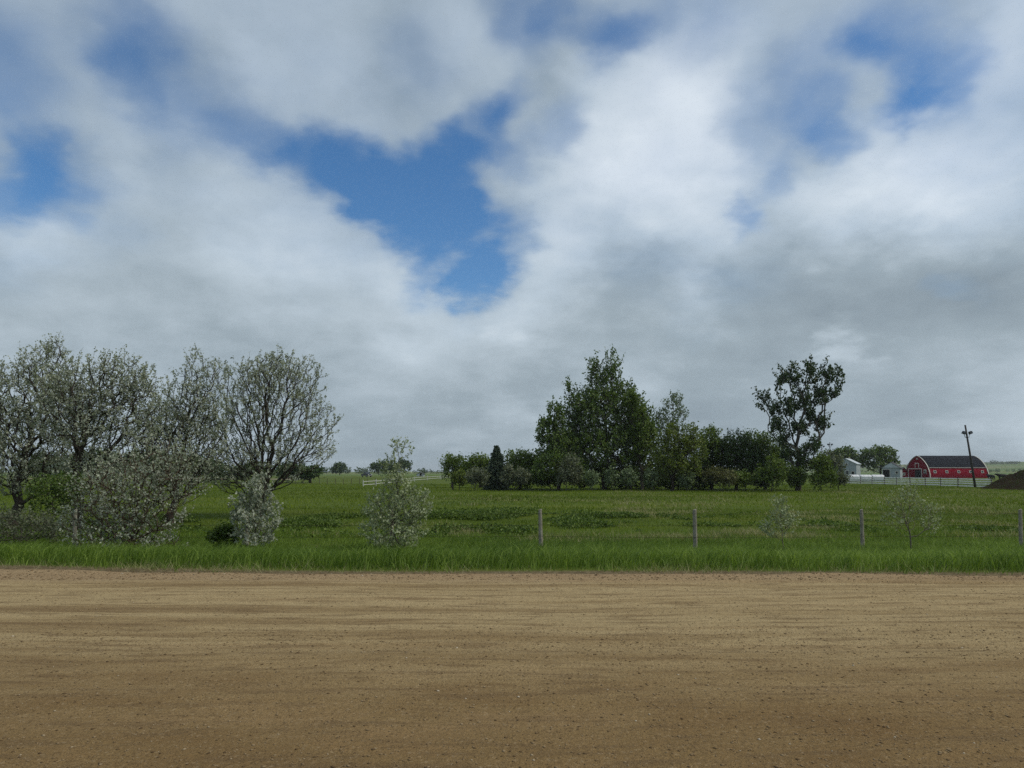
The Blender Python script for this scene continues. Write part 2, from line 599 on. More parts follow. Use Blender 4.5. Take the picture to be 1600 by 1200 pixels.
sm, q, b = new_mat('loose_stone')
a_ = q.n('ShaderNodeAttribute', attribute_name='tint')
q.put(b.inputs['Base Color'], q.ramp(a_.outputs['Fac'], [(0.0, (.095, .062, .034)), (0.35, (.175, .120, .064)), (0.88, (.25, .182, .105)), (0.985, (.30, .235, .15)), (1.0, (.52, .46, .36))]))
b.inputs['Roughness'].default_value = 0.95
b.inputs['Specular IOR Level'].default_value = 0.05
V, Fc, t = join([stones(26000, 3.0, 7.5, 0.003, 0.014), stones(9000, 6.5, 11.4, 0.005, 0.014), stones(5000, 10.7, 11.5, 0.007, 0.022)])
kind(link('loose_gravel', mesh_np('loose_gravel', V, Fc, sm, t)), 'stuff', 'loose stones scattered over the gravel road', 'gravel')

# ------------------------------------------------------------------ grass (uncountable)
def blades(x, y, h, w, lean, tint, zoff=-0.03, segs=2, dirs=None):
    n = len(x)
    z = ground_z(x, y) + zoff
    a = rng.random(n) * 6.283 if dirs is None else dirs
    fa = rng.random(n) * 6.283
    L = lean * h
    bx, by = np.cos(a) * L, np.sin(a) * L
    wx, wy = np.cos(fa) * w / 2, np.sin(fa) * w / 2
    p0 = np.stack([x, y, z], -1)
    off = np.stack([wx, wy, np.zeros(n)], -1)
    if segs == 2:
        mid = p0 + np.stack([bx * 0.3, by * 0.3, h * 0.58], -1)
        tip = p0 + np.stack([bx, by, h * (1 - 0.25 * np.minimum(lean, 1))], -1)
        V = np.stack([p0 - off, p0 + off, mid - off * 0.75, mid + off * 0.75, tip], 1).reshape(-1, 3)
        Fb = np.array([(0, 1, 3), (0, 3, 2), (2, 3, 4)])
        k = 5
    else:
        tip = p0 + np.stack([bx, by, h], -1)
        V = np.stack([p0 - off, p0 + off, tip], 1).reshape(-1, 3)
        Fb = np.array([(0, 1, 2)])
        k = 3
    Fc = (Fb[None] + (np.arange(n) * k)[:, None, None]).reshape(-1, 3)
    return V, Fc, np.repeat(np.clip(tint, 0, 1), k)


def in_view(n, y0, y1, power=1.0, margin=1.25, add=2.5):
    y = y0 + (y1 - y0) * rng.random(n) ** power
    x = (rng.random(n) * 2 - 1) * (y * 0.75 * margin + add)
    return x, y


grass_m = leaf_mat('grass_blade', (.064, .120, .018), (.245, .340, .066), 0.40, 0.6, 0.15)
pasture_m = leaf_mat('pasture_blade', (.050, .086, .008), (.180, .240, .030), 0.36, 0.8, 0.03)
straw_m = leaf_mat('dry_grass', (.150, .150, .060), (.46, .42, .25), 0.3, 0.8, 0.1)

# tall grass along the road shoulder and ditch
x, y = in_view(250000, 11.2, 29, 0.75)
e = road_edge(x) + 0.22 + 0.75 * (fbm(x * 0.9, x * 0, 91, 4) - 0.5) + 0.25 * (rng.random(len(x)) - .6)
t = y - e
keep = (t > 0) & (rng.random(len(x)) < np.clip(0.30 + t * 1.1, 0, 1) * (1 - .85 * sstep(7, 17, t + 3 * (fbm(x * .2, y * .3, 109, 3) - .5))))
x, y, t = x[keep], y[keep], t[keep]
cl = fbm(x * 0.9, y * 0.9, 101, 3)
cl2 = fbm(x * 3.1, y * 3.1, 103, 2)
big = fbm(x * 0.18, y * 0.22, 107, 3)
h = (0.08 + 0.30 * sstep(0, 0.9, t)) * (0.45 + 0.75 * cl + 0.5 * cl2) * (0.7 + 0.6 * rng.random(len(x)))
h *= 1 - 0.5 * sstep(5.5, 13, t)
tint = 0.36 + 0.9 * (big - 0.5) + 0.7 * (cl2 - 0.5) + 0.6 * (rng.random(len(x)) - 0.5) - 0.12 * sstep(6, 14, t)
V, Fc, t = blades(x, y, h, 0.010 + 0.009 * rng.random(len(x)), 0.25 + 0.75 * rng.random(len(x)), tint, dirs=rng.normal(0.2, 1.4, len(x)))
kind(link('roadside_grass', mesh_np('roadside_grass', V, Fc, grass_m, t)), 'stuff', 'tall bright green grass along the far road edge', 'grass')

# pasture grass
parts = []
x, y = in_view(90000, 22, 46, 0.75, 1.2)
cl = fbm(x * 0.35, y * 0.5, 111, 4)
parts.append(blades(x, y, (0.07 + 0.16 * cl) * (0.7 + 0.6 * rng.random(len(x))), 0.016 + 0.012 * rng.random(len(x)), 0.3 + 0.5 * rng.random(len(x)),
                    0.48 + 1.0 * (fbm(x * 0.1, y * 0.2, 117, 3) - 0.5) + 0.5 * (rng.random(len(x)) - 0.5), segs=1))
x, y = in_view(120000, 44, 135, 0.75, 1.12)
cl = fbm(x * 0.2, y * 0.35, 121, 4)
parts.append(blades(x, y, (0.10 + 0.20 * cl) * (0.7 + 0.6 * rng.random(len(x))), 0.05 + 0.04 * rng.random(len(x)), 0.3 + 0.4 * rng.random(len(x)),
                    0.55 + 1.0 * (fbm(x * 0.05, y * 0.12, 127, 3) - 0.5) + 0.5 * (rng.random(len(x)) - 0.5), segs=1))
V, Fc, t = join(parts)
kind(link('pasture_grass', mesh_np('pasture_grass', V, Fc, pasture_m, t)), 'stuff', 'short green grass covering the pasture', 'grass')


def scatter_px(n, x0, x1, y0, y1, zg=-0.8):
    """points spread over the stretch of pasture that the photograph shows in a box"""
    px, py = x0 + (x1 - x0) * rng.random(n), y0 + (y1 - y0) * rng.random(n)
    D = (EYE - zg) * F / (py - HORIZON)
    return (px - 800) / F * D, D


# dry straw-coloured tufts
parts = []
for (n, bx) in ((1500, (960, 1600, 766, 842)), (160, (680, 1000, 770, 790)), (160, (980, 1320, 825, 842)), (160, (1300, 1600, 760, 772)), (120, (460, 700, 815, 840)), (150, (690, 1000, 825, 845))):
    x, y = scatter_px(n, *bx)
    keep = fbm(x * 0.45, y * 0.35, 131, 4) > 0.54
    x, y = x[keep], y[keep]
    r = 0.10 + 0.012 * y
    k = 26
    X = np.repeat(x, k) + rng.normal(0, 1, len(x) * k) * np.repeat(r, k)
    Yy = np.repeat(y, k) + rng.normal(0, 1, len(x) * k) * np.repeat(r, k)
    hh = (0.12 + 0.16 * rng.random(len(X)))
    parts.append(blades(X, Yy, hh, 0.006 + 0.0006 * Yy, 0.5 + 0.6 * rng.random(len(X)), rng.random(len(X)), segs=1))
n = 2600
X = (rng.random(n) * 2 - 1) * 12
Yy = road_edge(X) + 0.15 + rng.random(n) ** 1.6 * 1.3
parts.append(blades(X, Yy, (0.05 + 0.16 * rng.random(n)) * (0.4 + 1.2 * fbm(X * .8, X * 0, 97, 3)), np.full(n, 0.007), 0.5 + 1.1 * rng.random(n), rng.random(n), segs=1))
# bleached stalks beside the gravel and at the foot of the shrubs
for (cx, cy, n, rx, ry) in ((-6.3, 12.05, 260, .5, .12), (-4.9, 11.75, 200, .35, .1), (2.6, 11.75, 240, .45, .12), (-3.6, 21.6, 260, .5, .5), (-6.1, 22.3, 420, .45, .4), (-11.6, 21.8, 300, .9, .5)):
    X, Yy = rng.normal(cx, rx, n), rng.normal(cy, ry, n)
    parts.append(blades(X, Yy, 0.08 + 0.14 * rng.random(n), np.full(n, 0.007), 0.5 + 0.9 * rng.random(n), rng.random(n), segs=1))
V, Fc, t = join(parts)
kind(link('dry_grass', mesh_np('dry_grass', V, Fc, straw_m, t)), 'stuff', 'bleached dry grass tufts in the pasture', 'grass')


# ------------------------------------------------------------------ leaves and branches
def leaf_quads(P, size, up=0.0, aspect=1.7, droop=None):
    """folded diamond leaves at points P"""
    n = len(P)
    size = np.broadcast_to(size, (n,)) * (0.65 + 0.7 * rng.random(n))
    d = rng.normal(0, 1, (n, 3))
    d[:, 2] += up
    d /= np.linalg.norm(d, axis=1)[:, None] + 1e-9
    s = np.cross(d, rng.normal(0, 1, (n, 3)))
    s /= np.linalg.norm(s, axis=1)[:, None] + 1e-9
    nn = np.cross(d, s)
    L, W = (size * aspect / 2)[:, None], (size / 2)[:, None]
    V = np.stack([P - d * L, P + s * W + nn * W * 0.25, P + d * L, P - s * W + nn * W * 0.25], 1).reshape(-1, 3)
    Fb = np.array([(0, 1, 2), (0, 2, 3)])
    Fc = (Fb[None] + (np.arange(n) * 4)[:, None, None]).reshape(-1, 3)
    return V, Fc


def grow(trunk, pts, alpha=0.45, maxseg=0.6, wobble=0.06):
    """branches: join every crown point to the growing tree at the least cost (length + alpha * path to the root)"""
    nodes = [np.array(p, float) for p in trunk]
    par = [-1] + list(range(len(trunk) - 1))
    plen = [0.0]
    for i in range(1, len(trunk)):
        plen.append(plen[-1] + np.linalg.norm(nodes[i] - nodes[i - 1]))
    pts = np.asarray(pts, float)
    n = len(pts)
    best = np.full(n, 1e9)
    who = np.zeros(n, int)
    done = np.zeros(n, bool)
    start = max(0, len(trunk) // 3)

    def relax(j):
        d = np.linalg.norm(pts - nodes[j], axis=1)
        below = np.maximum(0, nodes[j][2] - pts[:, 2])
        c = d + alpha * plen[j] + 0.8 * below
        mk = (c < best) & ~done
        best[mk] = c[mk]
        who[mk] = j
    for j in range(start, len(nodes)):
        relax(j)
    for _ in range(n):
        k = int(np.argmin(np.where(done, 1e9, best)))
        done[k] = True
        p, q_ = nodes[who[k]], pts[k]
        L = np.linalg.norm(q_ - p)
        m_ = max(1, int(math.ceil(L / maxseg)))
        last = who[k]
        for s in range(1, m_ + 1):
            tt = s / m_
            c = p + (q_ - p) * tt
            if s < m_:
                c = c + rng.normal(0, wobble * L, 3)
                c[2] -= 0.10 * L * tt * (1 - tt) * 2
            nodes.append(c)
            par.append(last)
            plen.append(plen[last] + np.linalg.norm(nodes[-1] - nodes[last]))
            last = len(nodes) - 1
            relax(last)
    return np.array(nodes), np.array(par)


def branch_mesh(nodes, par, r_tip, r_base, expo=2.2):
    n = len(nodes)
    load = np.zeros(n)
    kids = np.zeros(n, int)
    for i in range(n - 1, 0, -1):
        if kids[i] == 0:
            load[i] = 1
        load[par[i]] += load[i]
        kids[par[i]] += 1
    load = np.maximum(load, 1)
    ex = math.log(max(r_base / r_tip, 1.01)) / math.log(max(load[0], 2))
    r = r_tip * load ** ex
    r[0] *= 1.25
    d = np.zeros((n, 3))
    d[1:] = nodes[1:] - nodes[par[1:]]
    d[0] = d[1]
    d /= np.linalg.norm(d, axis=1)[:, None] + 1e-9
    main = np.full(n, -1)
    order = np.argsort(load[1:]) + 1
    for i in order:
        main[par[i]] = i
    V, Fq = [], []
    K = 6
    ang = np.arange(K) * 2 * math.pi / K
    ref = np.array([0.31, 0.95, 0.05])

    def ring(p, dd, rr):
        u = np.cross(dd, ref)
        u /= np.linalg.norm(u, axis=1)[:, None] + 1e-9
        w = np.cross(dd, u)
        return p[:, None] + (u[:, None] * np.cos(ang)[None, :, None] + w[:, None] * np.sin(ang)[None, :, None]) * rr[:, None, None]
    c = np.arange(1, n)
    p = par[c]
    ismain = main[p] == c
    d0 = np.where(ismain[:, None], d[p], d[c])
    r0 = np.where(ismain, r[p], np.minimum(r[c] * 1.15, r[p]))
    A = ring(nodes[p], d0, r0)
    B = ring(nodes[c], d[c], r[c])
    V = np.concatenate([A, B], 1).reshape(-1, 3)
    kk = np.arange(K)
    Fb = np.stack([kk, (kk + 1) % K, (kk + 1) % K + K, kk + K], -1)
    Fq = (Fb[None] + (np.arange(n - 1) * 2 * K)[:, None, None]).reshape(-1, 4)
    return V, Fq, load, kids


def crown_points(ell, n, shell=0.35):
    """random points in a union of ellipsoids (centre, radii, weight)"""
    w = np.array([e[2] if len(e) > 2 else np.prod(e[1]) ** 0.75 for e in ell])
    cnt = rng.multinomial(n, w / w.sum())
    out = []
    for e, k in zip(ell, cnt):
        d = rng.normal(0, 1, (k, 3))
        d /= np.linalg.norm(d, axis=1)[:, None] + 1e-9
        rad = rng.random(k) ** shell
        out.append(np.array(e[0]) + d * rad[:, None] * np.array(e[1]))
    return np.concatenate(out)


def px_ell(D, items, depth=0.9):
    """ellipsoids measured on the photograph (centre x, y and radii in pixels) at a distance D"""
    out = []
    s = D / F
    for it in items:
        c = at(it[0], it[1], D + (it[4] if len(it) > 4 else 0.0))
        out.append((c, (it[2] * s, max(it[2], 0.5 * it[3]) * s * depth, it[3] * s)))
    return out


def tree(name, label, cat, D, base_px, crown_px, n_twigs, leaves_per, leaf_size, leafm, barkm, trunk_top=None, trunk_r=0.15, twig_r=0.006,
         sigma=0.15, alpha=0.45, group=None, lean_mid=None, depth=0.9, shell=0.35, up=0.3, vstretch=1.0, stems=None, bare=0.0, aspect=1.7, maxseg=0.6, base_z=None, shoot=0.0, shoot_up=0.8):
    x0 = (base_px - 800) / F * D
    z0 = float(ground_z(x0, D)) if base_z is None else base_z
    base = np.array([x0, D, z0 - 0.05])
    root = thing(name, base, label, cat, group)
    ell = px_ell(D, crown_px, depth)
    pts = crown_points(ell, n_twigs, shell)
    pts = pts[pts[:, 2] > z0 + 0.15]
    if trunk_top is None:
        trunk_top = (base_px, 0)
    top = at(trunk_top[0], trunk_top[1], D)
    m_ = 7
    trunk = [base + (top - base) * (i / m_) + np.array([rng.normal(0, .02), rng.normal(0, .02), 0]) * np.linalg.norm(top - base) * (0 < i) for i in range(m_ + 1)]
    nodes, par = grow(trunk, pts, alpha, maxseg)
    V, Fq, load, kids = branch_mesh(nodes, par, twig_r, trunk_r)
    ends = np.where((load <= 3) & (np.arange(len(nodes)) > m_))[0]
    if bare:
        ends = ends[rng.random(len(ends)) > bare]
    src = np.repeat(ends, leaves_per)
    tt = rng.random(len(src))[:, None]
    P = nodes[src] * tt + nodes[par[src]] * (1 - tt)
    if shoot >= 0:                                            # young upright shoots carry the leaves beyond the twig ends
        dv = nodes - nodes[np.maximum(par, 0)]
        dv = dv / (np.linalg.norm(dv, axis=1)[:, None] + 1e-9) + rng.normal(0, .35, dv.shape)
        dv[:, 2] += shoot_up
        dv /= np.linalg.norm(dv, axis=1)[:, None]
        Ls = shoot * (0.5 + rng.random(len(nodes)))
        P = nodes[src] + dv[src] * (Ls[src] * tt[:, 0])[:, None]
        tips = ends
        A_, B_ = nodes[tips], nodes[tips] + dv[tips] * Ls[tips][:, None]
        w = np.array([twig_r * .7, 0, 0])
        w2 = np.array([0, twig_r * .7, 0])
        SV = np.concatenate([np.stack([A_ - u, A_ + u, B_ + u * .2, B_ - u * .2], 1).reshape(-1, 3) for u in (w, w2)])
        Fq = np.concatenate([Fq, np.arange(len(SV)).reshape(-1, 4) + len(V)])
        V = np.concatenate([V, SV])
    link('trunk', mesh_np(name + '_trunk', V - base, Fq, barkm, smooth=True), root)
    P = P + rng.normal(0, sigma, (len(src), 3)) * np.array([1, 1, vstretch])
    P = P[P[:, 2] > ground_z(P[:, 0], P[:, 1]) + 0.02]
    LV, LF = leaf_quads(P, leaf_size, up, aspect)
    cl = fbm(P[:, 0] * 1.3 / max(sigma * 6, .3) + 50, P[:, 2] * 1.3 / max(sigma * 6, .3) + 50, 5, 2)
    tint = np.clip(0.5 + 0.7 * (cl - 0.5) + 0.45 * (rng.random(len(P)) - 0.5), 0, 1)
    link('crown', mesh_np(name + '_crown', LV - base, LF, leafm, np.repeat(tint, 4)), root)
    return root


SILVER = leaf_mat('silver_leaf', (.165, .192, .140), (.475, .505, .415), 0.30, 0.6)
SILVER2 = leaf_mat('silver_green_leaf', (.170, .210, .115), (.440, .490, .310), 0.30, 0.6)
POPLAR = leaf_mat('poplar_leaf', (.032, .066, .011), (.150, .220, .044), 0.34, 0.45, 0.35)
POPLAR_D = leaf_mat('dark_poplar_leaf', (.016, .038, .010), (.066, .108, .030), 0.24, 0.45, 0.35)
GREEN = leaf_mat('green_leaf', (.046, .084, .011), (.165, .230, .040), 0.32, 0.5)
PALE = leaf_mat('pale_poplar_leaf', (.085, .125, .058), (.200, .255, .140), 0.3, 0.5)
OLIVE = leaf_mat('yellow_green_leaf', (.062, .092, .012), (.175, .220, .038), 0.3, 0.5)
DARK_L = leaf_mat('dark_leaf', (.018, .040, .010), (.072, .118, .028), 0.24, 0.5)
GREYL = leaf_mat('grey_leaf', (.070, .088, .050), (.185, .205, .130), 0.28, 0.6)
FARL = leaf_mat('far_leaf', (.025, .048, .015), (.075, .115, .040), 0.25, 0.6)
SPRUCE = leaf_mat('spruce_needle', (.018, .036, .019), (.062, .095, .056), 0.15, 0.6)
BROWN_L = leaf_mat('brown_twig_leaf', (.070, .078, .028), (.170, .172, .075), 0.25, 0.7)
BARK = bark_mat('dark_bark', (.056, .046, .037))
BARK_G = bark_mat('grey_bark', (.085, .075, .060))
BARK_B = bark_mat('brown_bark', (.085, .060, .042))
BARK_L = bark_mat('light_bark', (.16, .14, .105))

# silver-leaved trees on the left -----------------------------------
tree('silver_tree', 'rounded silver-leaved tree, rightmost of the tall trees on the left', 'tree', 38, 408,
     [(425, 640, 75, 85), (450, 600, 60, 48), (380, 620, 50, 60), (490, 660, 42, 45), (345, 690, 45, 50), (480, 705, 45, 28), (400, 725, 80, 42), (425, 575, 40, 25), (365, 745, 40, 28)],
     1900, 13, 0.062, SILVER, BARK, (425, 690), 0.23, 0.011, 0.045, alpha=0.6, bare=.07, depth=0.85, shoot=.40)
tree('silver_tree', 'silver-leaved tree with a tall narrow spire left of the rounded tree', 'tree', 33, 268,
     [(305, 585, 22, 42), (290, 640, 50, 50), (325, 650, 35, 55), (260, 670, 45, 45), (300, 700, 55, 45), (250, 725, 45, 45), (337, 590, 18, 25), (290, 745, 45, 35)],
     1600, 13, 0.058, SILVER, BARK, (292, 680), 0.16, 0.010, 0.045, alpha=0.42, shoot=.45, bare=.07)
tree('silver_tree', 'broad silver-leaved tree with a forked dark trunk behind the brown thicket', 'tree', 29, 122,
     [(185, 600, 45, 50), (140, 620, 60, 60), (215, 640, 40, 55), (110, 650, 50, 55), (170, 680, 70, 45), (225, 600, 22, 28), (90, 610, 35, 40), (150, 740, 60, 35)],
     1900, 13, 0.056, SILVER, BARK, (126, 700), 0.20, 0.010, 0.045, alpha=0.42, shoot=.42, bare=.07)
tree('silver_tree', 'silver-leaved tree with dark low trunk near the left photo edge', 'tree', 32, 24,
     [(70, 585, 40, 52), (30, 620, 55, 55), (85, 650, 45, 50), (10, 670, 55, 50), (60, 705, 60, 45), (88, 550, 16, 20), (30, 745, 50, 35)],
     1800, 13, 0.058, SILVER, BARK, (38, 705), 0.21, 0.010, 0.045, alpha=0.42, shoot=.42, bare=.07)
tree('silver_tree', 'silver-leaved tree cut off by the left photo edge', 'tree', 36, -75,
     [(-60, 640, 70, 70), (-20, 660, 40, 60), (-100, 650, 60, 70), (-70, 710, 80, 45)],
     900, 6, 0.085, SILVER, BARK, (-65, 690), 0.2, 0.009, 0.05, alpha=0.42, shoot=.40)
# thicket in front of them
tree('thicket', 'tangled brown-stemmed thicket with silver leaves beside the road grass', 'shrub', 20.8, 210,
     [(200, 765, 70, 60), (250, 735, 46, 55), (160, 780, 50, 48), (225, 800, 68, 38), (285, 750, 35, 45), (140, 815, 42, 30), (200, 838, 80, 24), (170, 852, 55, 12), (240, 852, 50, 12)],
     1700, 8, 0.046, SILVER, BARK_B, (212, 838), 0.05, 0.008, 0.035, alpha=0.3, shoot=.30, maxseg=.35, bare=.2)
tree('low_shrub', 'low silver shrub under the trees at the left photo edge', 'shrub', 22.5, 45,
     [(30, 825, 55, 26), (75, 825, 40, 24), (-20, 822, 50, 28)], 480, 8, 0.05, GREYL, BARK_G, (45, 840), 0.03, 0.005, 0.05, alpha=0.35, shoot=.2, maxseg=.35)
tree('leafy_shrub', 'green leafy shrub between the two leftmost dark trunks', 'shrub', 25, 85,
     [(85, 775, 38, 34), (105, 765, 25, 26)], 350, 10, 0.06, POPLAR, BARK_G, (85, 820), 0.03, 0.005, 0.06, alpha=0.35, shoot=.2, maxseg=.35)
tree('sapling', 'bushy silver sapling standing in front of the rounded tree', 'shrub', 20.6, 398,
     [(402, 775, 22, 34), (400, 810, 40, 36), (398, 840, 30, 16), (415, 755, 14, 18), (385, 795, 25, 28)], 420, 9, 0.055, SILVER, BARK_G, (400, 815), 0.025, 0.004, 0.03, alpha=0.5, maxseg=.3, up=.8, shoot=.22)
tree('dark_bush', 'low dark green bush left of the bushy silver sapling', 'shrub', 21.2, 350,
     [(352, 834, 15, 12), (338, 842, 12, 8), (364, 842, 9, 8)], 190, 11, 0.05, POPLAR, BARK, (350, 850), 0.02, 0.004, 0.05, alpha=0.4, shoot=.2)
tree('sapling', 'silver sapling with a wide skirt and one tall leader by the fence', 'shrub', 20.8, 618,
     [(618, 800, 44, 34), (600, 780, 28, 28), (640, 790, 34, 32), (615, 832, 50, 24), (615, 852, 40, 10), (620, 715, 12, 26), (620, 720, 11, 24), (603, 728, 9, 15), (634, 712, 7, 20), (618, 752, 22, 18), (619, 745, 17, 20), (621, 700, 6, 14), (655, 795, 20, 22), (585, 805, 20, 16)],
     760, 9, 0.045, SILVER2, BARK_G, (620, 705), 0.03, 0.004, 0.025, alpha=0.5, maxseg=.25, up=.8, shoot=.22)
tree('sapling', 'thin pale sapling between the second and third fence posts', 'shrub', 21.0, 1222,
     [(1218, 800, 14, 22), (1232, 815, 18, 18), (1210, 828, 20, 14), (1222, 788, 8, 10)], 170, 7, 0.042, SILVER2, BARK_L, (1220, 815), 0.013, 0.003, 0.025, alpha=0.5, maxseg=.25, up=.8, shoot=.18)
tree('sapling', 'sparse bare-stemmed sapling between the two rightmost fence posts', 'shrub', 20.8, 1424,
     [(1418, 795, 22, 32), (1445, 805, 26, 26), (1400, 805, 22, 28), (1422, 770, 14, 14), (1455, 818, 16, 14), (1395, 780, 10, 14)], 240, 5, 0.036, SILVER2, BARK_L, (1415, 800), 0.022, 0.0035, 0.03, alpha=0.5, maxseg=.25, up=.8, shoot=.2)

# grove in the middle ------------------------------------------------
tree('poplar_tree', 'tallest dark green poplar in the middle of the grove', 'tree', 96, 945,
     [(930, 588, 12, 28), (958, 580, 14, 28), (945, 620, 28, 40), (940, 655, 52, 50), (903, 645, 22, 36), (975, 630, 22, 34), (945, 705, 66, 42), (992, 680, 26, 50), (900, 700, 25, 45), (890, 612, 6, 14)],
     2000, 18, 0.19, POPLAR, BARK_G, (945, 640), 0.35, 0.026, 0.16, alpha=0.4, up=.9, maxseg=1.5, shoot=1.15, shoot_up=1.3)
tree('poplar_tree', 'narrow poplar on the left shoulder of the tallest poplar', 'tree', 94, 872,
     [(868, 655, 14, 26), (858, 690, 18, 36), (880, 705, 24, 38), (850, 668, 6, 10)],
     480, 16, 0.20, POPLAR, BARK_G, (868, 680), 0.2, 0.022, 0.16, alpha=0.4, up=.9, maxseg=1.5, shoot=1.0, shoot_up=1.3)
tree('poplar_tree', 'lighter green poplar on the right shoulder of the tallest poplar', 'tree', 93, 1003,
     [(990, 632, 14, 18), (1000, 662, 18, 34), (1005, 700, 22, 42)],
     420, 16, 0.20, GREEN, BARK_G, (998, 660), 0.2, 0.022, 0.16, alpha=0.4, up=.9, maxseg=1.5, shoot=1.0, shoot_up=1.2)
tree('poplar_tree', 'thin pale poplar leaning right behind the yellow-green tree', 'tree', 102, 1040,
     [(1052, 640, 14, 18), (1042, 668, 18, 26), (1058, 626, 9, 9), (1066, 650, 8, 12), (1030, 662, 10, 22)],
     190, 14, 0.17, PALE, BARK_L, (1046, 660), 0.13, 0.022, 0.14, alpha=0.4, up=.9, maxseg=1.5, shoot=1.2, shoot_up=1.2)
tree('broadleaf_tree', 'rounded yellow-green tree right of the tallest poplar', 'tree', 88, 1050,
     [(1062, 685, 32, 24), (1045, 705, 30, 30), (1078, 705, 26, 32), (1060, 725, 38, 26)],
     700, 14, 0.165, OLIVE, BARK, (1058, 700), 0.2, 0.02, 0.20, alpha=0.4, maxseg=1.2, shoot=.4)
tree('broadleaf_tree', 'fresh green tree just right of the yellow-green tree', 'tree', 94, 1112,
     [(1110, 690, 18, 22), (1118, 715, 24, 32), (1100, 720, 20, 32)], 420, 15, 0.18, GREEN, BARK, (1112, 705), 0.2, 0.02, 0.2, alpha=0.4, maxseg=1.2, shoot=.6)
tree('broadleaf_tree', 'dark broad tree between the green tree and the lone cottonwood', 'tree', 93, 1150,
     [(1150, 702, 26, 28), (1165, 720, 28, 34), (1135, 725, 24, 30)], 560, 15, 0.18, DARK_L, BARK, (1150, 715), 0.22, 0.02, 0.22, alpha=0.4, maxseg=1.2, shoot=.6)
tree('broadleaf_tree', 'dark green tree tucked left of the lone cottonwood', 'tree', 95, 1195,
     [(1180, 697, 22, 22), (1205, 705, 26, 30), (1190, 725, 32, 34), (1222, 725, 20, 32)], 600, 15, 0.18, POPLAR, BARK, (1192, 710), 0.22, 0.02, 0.22, alpha=0.4, maxseg=1.2, shoot=.6)
tree('cottonwood_tree', 'lone vase-shaped cottonwood at the right end of the grove', 'tree', 90, 1246,
     [(1265, 588, 14, 20), (1240, 594, 11, 22), (1221, 600, 10, 22), (1290, 588, 11, 18), (1310, 592, 9, 12), (1252, 628, 20, 22), (1284, 622, 17, 20), (1230, 640, 16, 18), (1274, 655, 18, 16), (1250, 672, 16, 16), (1207, 645, 12, 14),
      (1192, 630, 9, 15), (1214, 668, 15, 12), (1284, 672, 12, 10), (1226, 688, 17, 13), (1264, 700, 20, 16), (1238, 712, 18, 14), (1254, 728, 22, 14), (1302, 618, 10, 10)],
     480, 26, 0.20, POPLAR_D, BARK_G, (1248, 670), 0.32, 0.028, 0.16, alpha=0.55, up=.8, maxseg=1.3, shell=0.5, shoot=1.1, shoot_up=0.9, depth=.8)
tree('broadleaf_tree', 'light green tree at the far left end of the grove', 'tree', 108, 706,
     [(702, 722, 14, 12), (715, 728, 18, 18), (725, 740, 18, 18), (697, 738, 6, 10)], 260, 14, 0.2, GREEN, BARK, (708, 725), 0.2, 0.02, 0.28, alpha=0.4, maxseg=1.2)
tree('broadleaf_tree', 'pale green tree behind the grey shrub left of the spruce', 'tree', 106, 750,
     [(748, 722, 18, 12), (740, 735, 20, 18), (760, 732, 14, 16)], 260, 14, 0.2, GREEN, BARK, (748, 725), 0.2, 0.02, 0.28, alpha=0.4, maxseg=1.2)
tree('broadleaf_tree', 'round green tree directly right of the spruce', 'tree', 97, 812,
     [(808, 720, 22, 18), (825, 728, 24, 22), (815, 742, 34, 20), (840, 720, 16, 18)], 520, 14, 0.2, GREEN, BARK, (812, 720), 0.2, 0.02, 0.28, alpha=0.4, maxseg=1.2)
tree('broadleaf_tree', 'shaggy green tree under the left side of the tallest poplar', 'tree', 92, 872,
     [(870, 728, 30, 26), (895, 735, 26, 24), (848, 735, 18, 22)], 480, 14, 0.19, POPLAR, BARK, (870, 725), 0.2, 0.02, 0.26, alpha=0.4, maxseg=1.2)
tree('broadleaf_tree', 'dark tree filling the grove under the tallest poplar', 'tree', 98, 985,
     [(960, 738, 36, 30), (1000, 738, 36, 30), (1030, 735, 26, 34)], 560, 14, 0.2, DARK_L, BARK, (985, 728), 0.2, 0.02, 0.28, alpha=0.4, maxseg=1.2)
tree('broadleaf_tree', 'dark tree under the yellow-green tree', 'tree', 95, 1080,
     [(1065, 742, 32, 24), (1095, 742, 30, 24)], 400, 14, 0.2, DARK_L, BARK, (1080, 738), 0.15, 0.02, 0.28, alpha=0.4, maxseg=1.2)

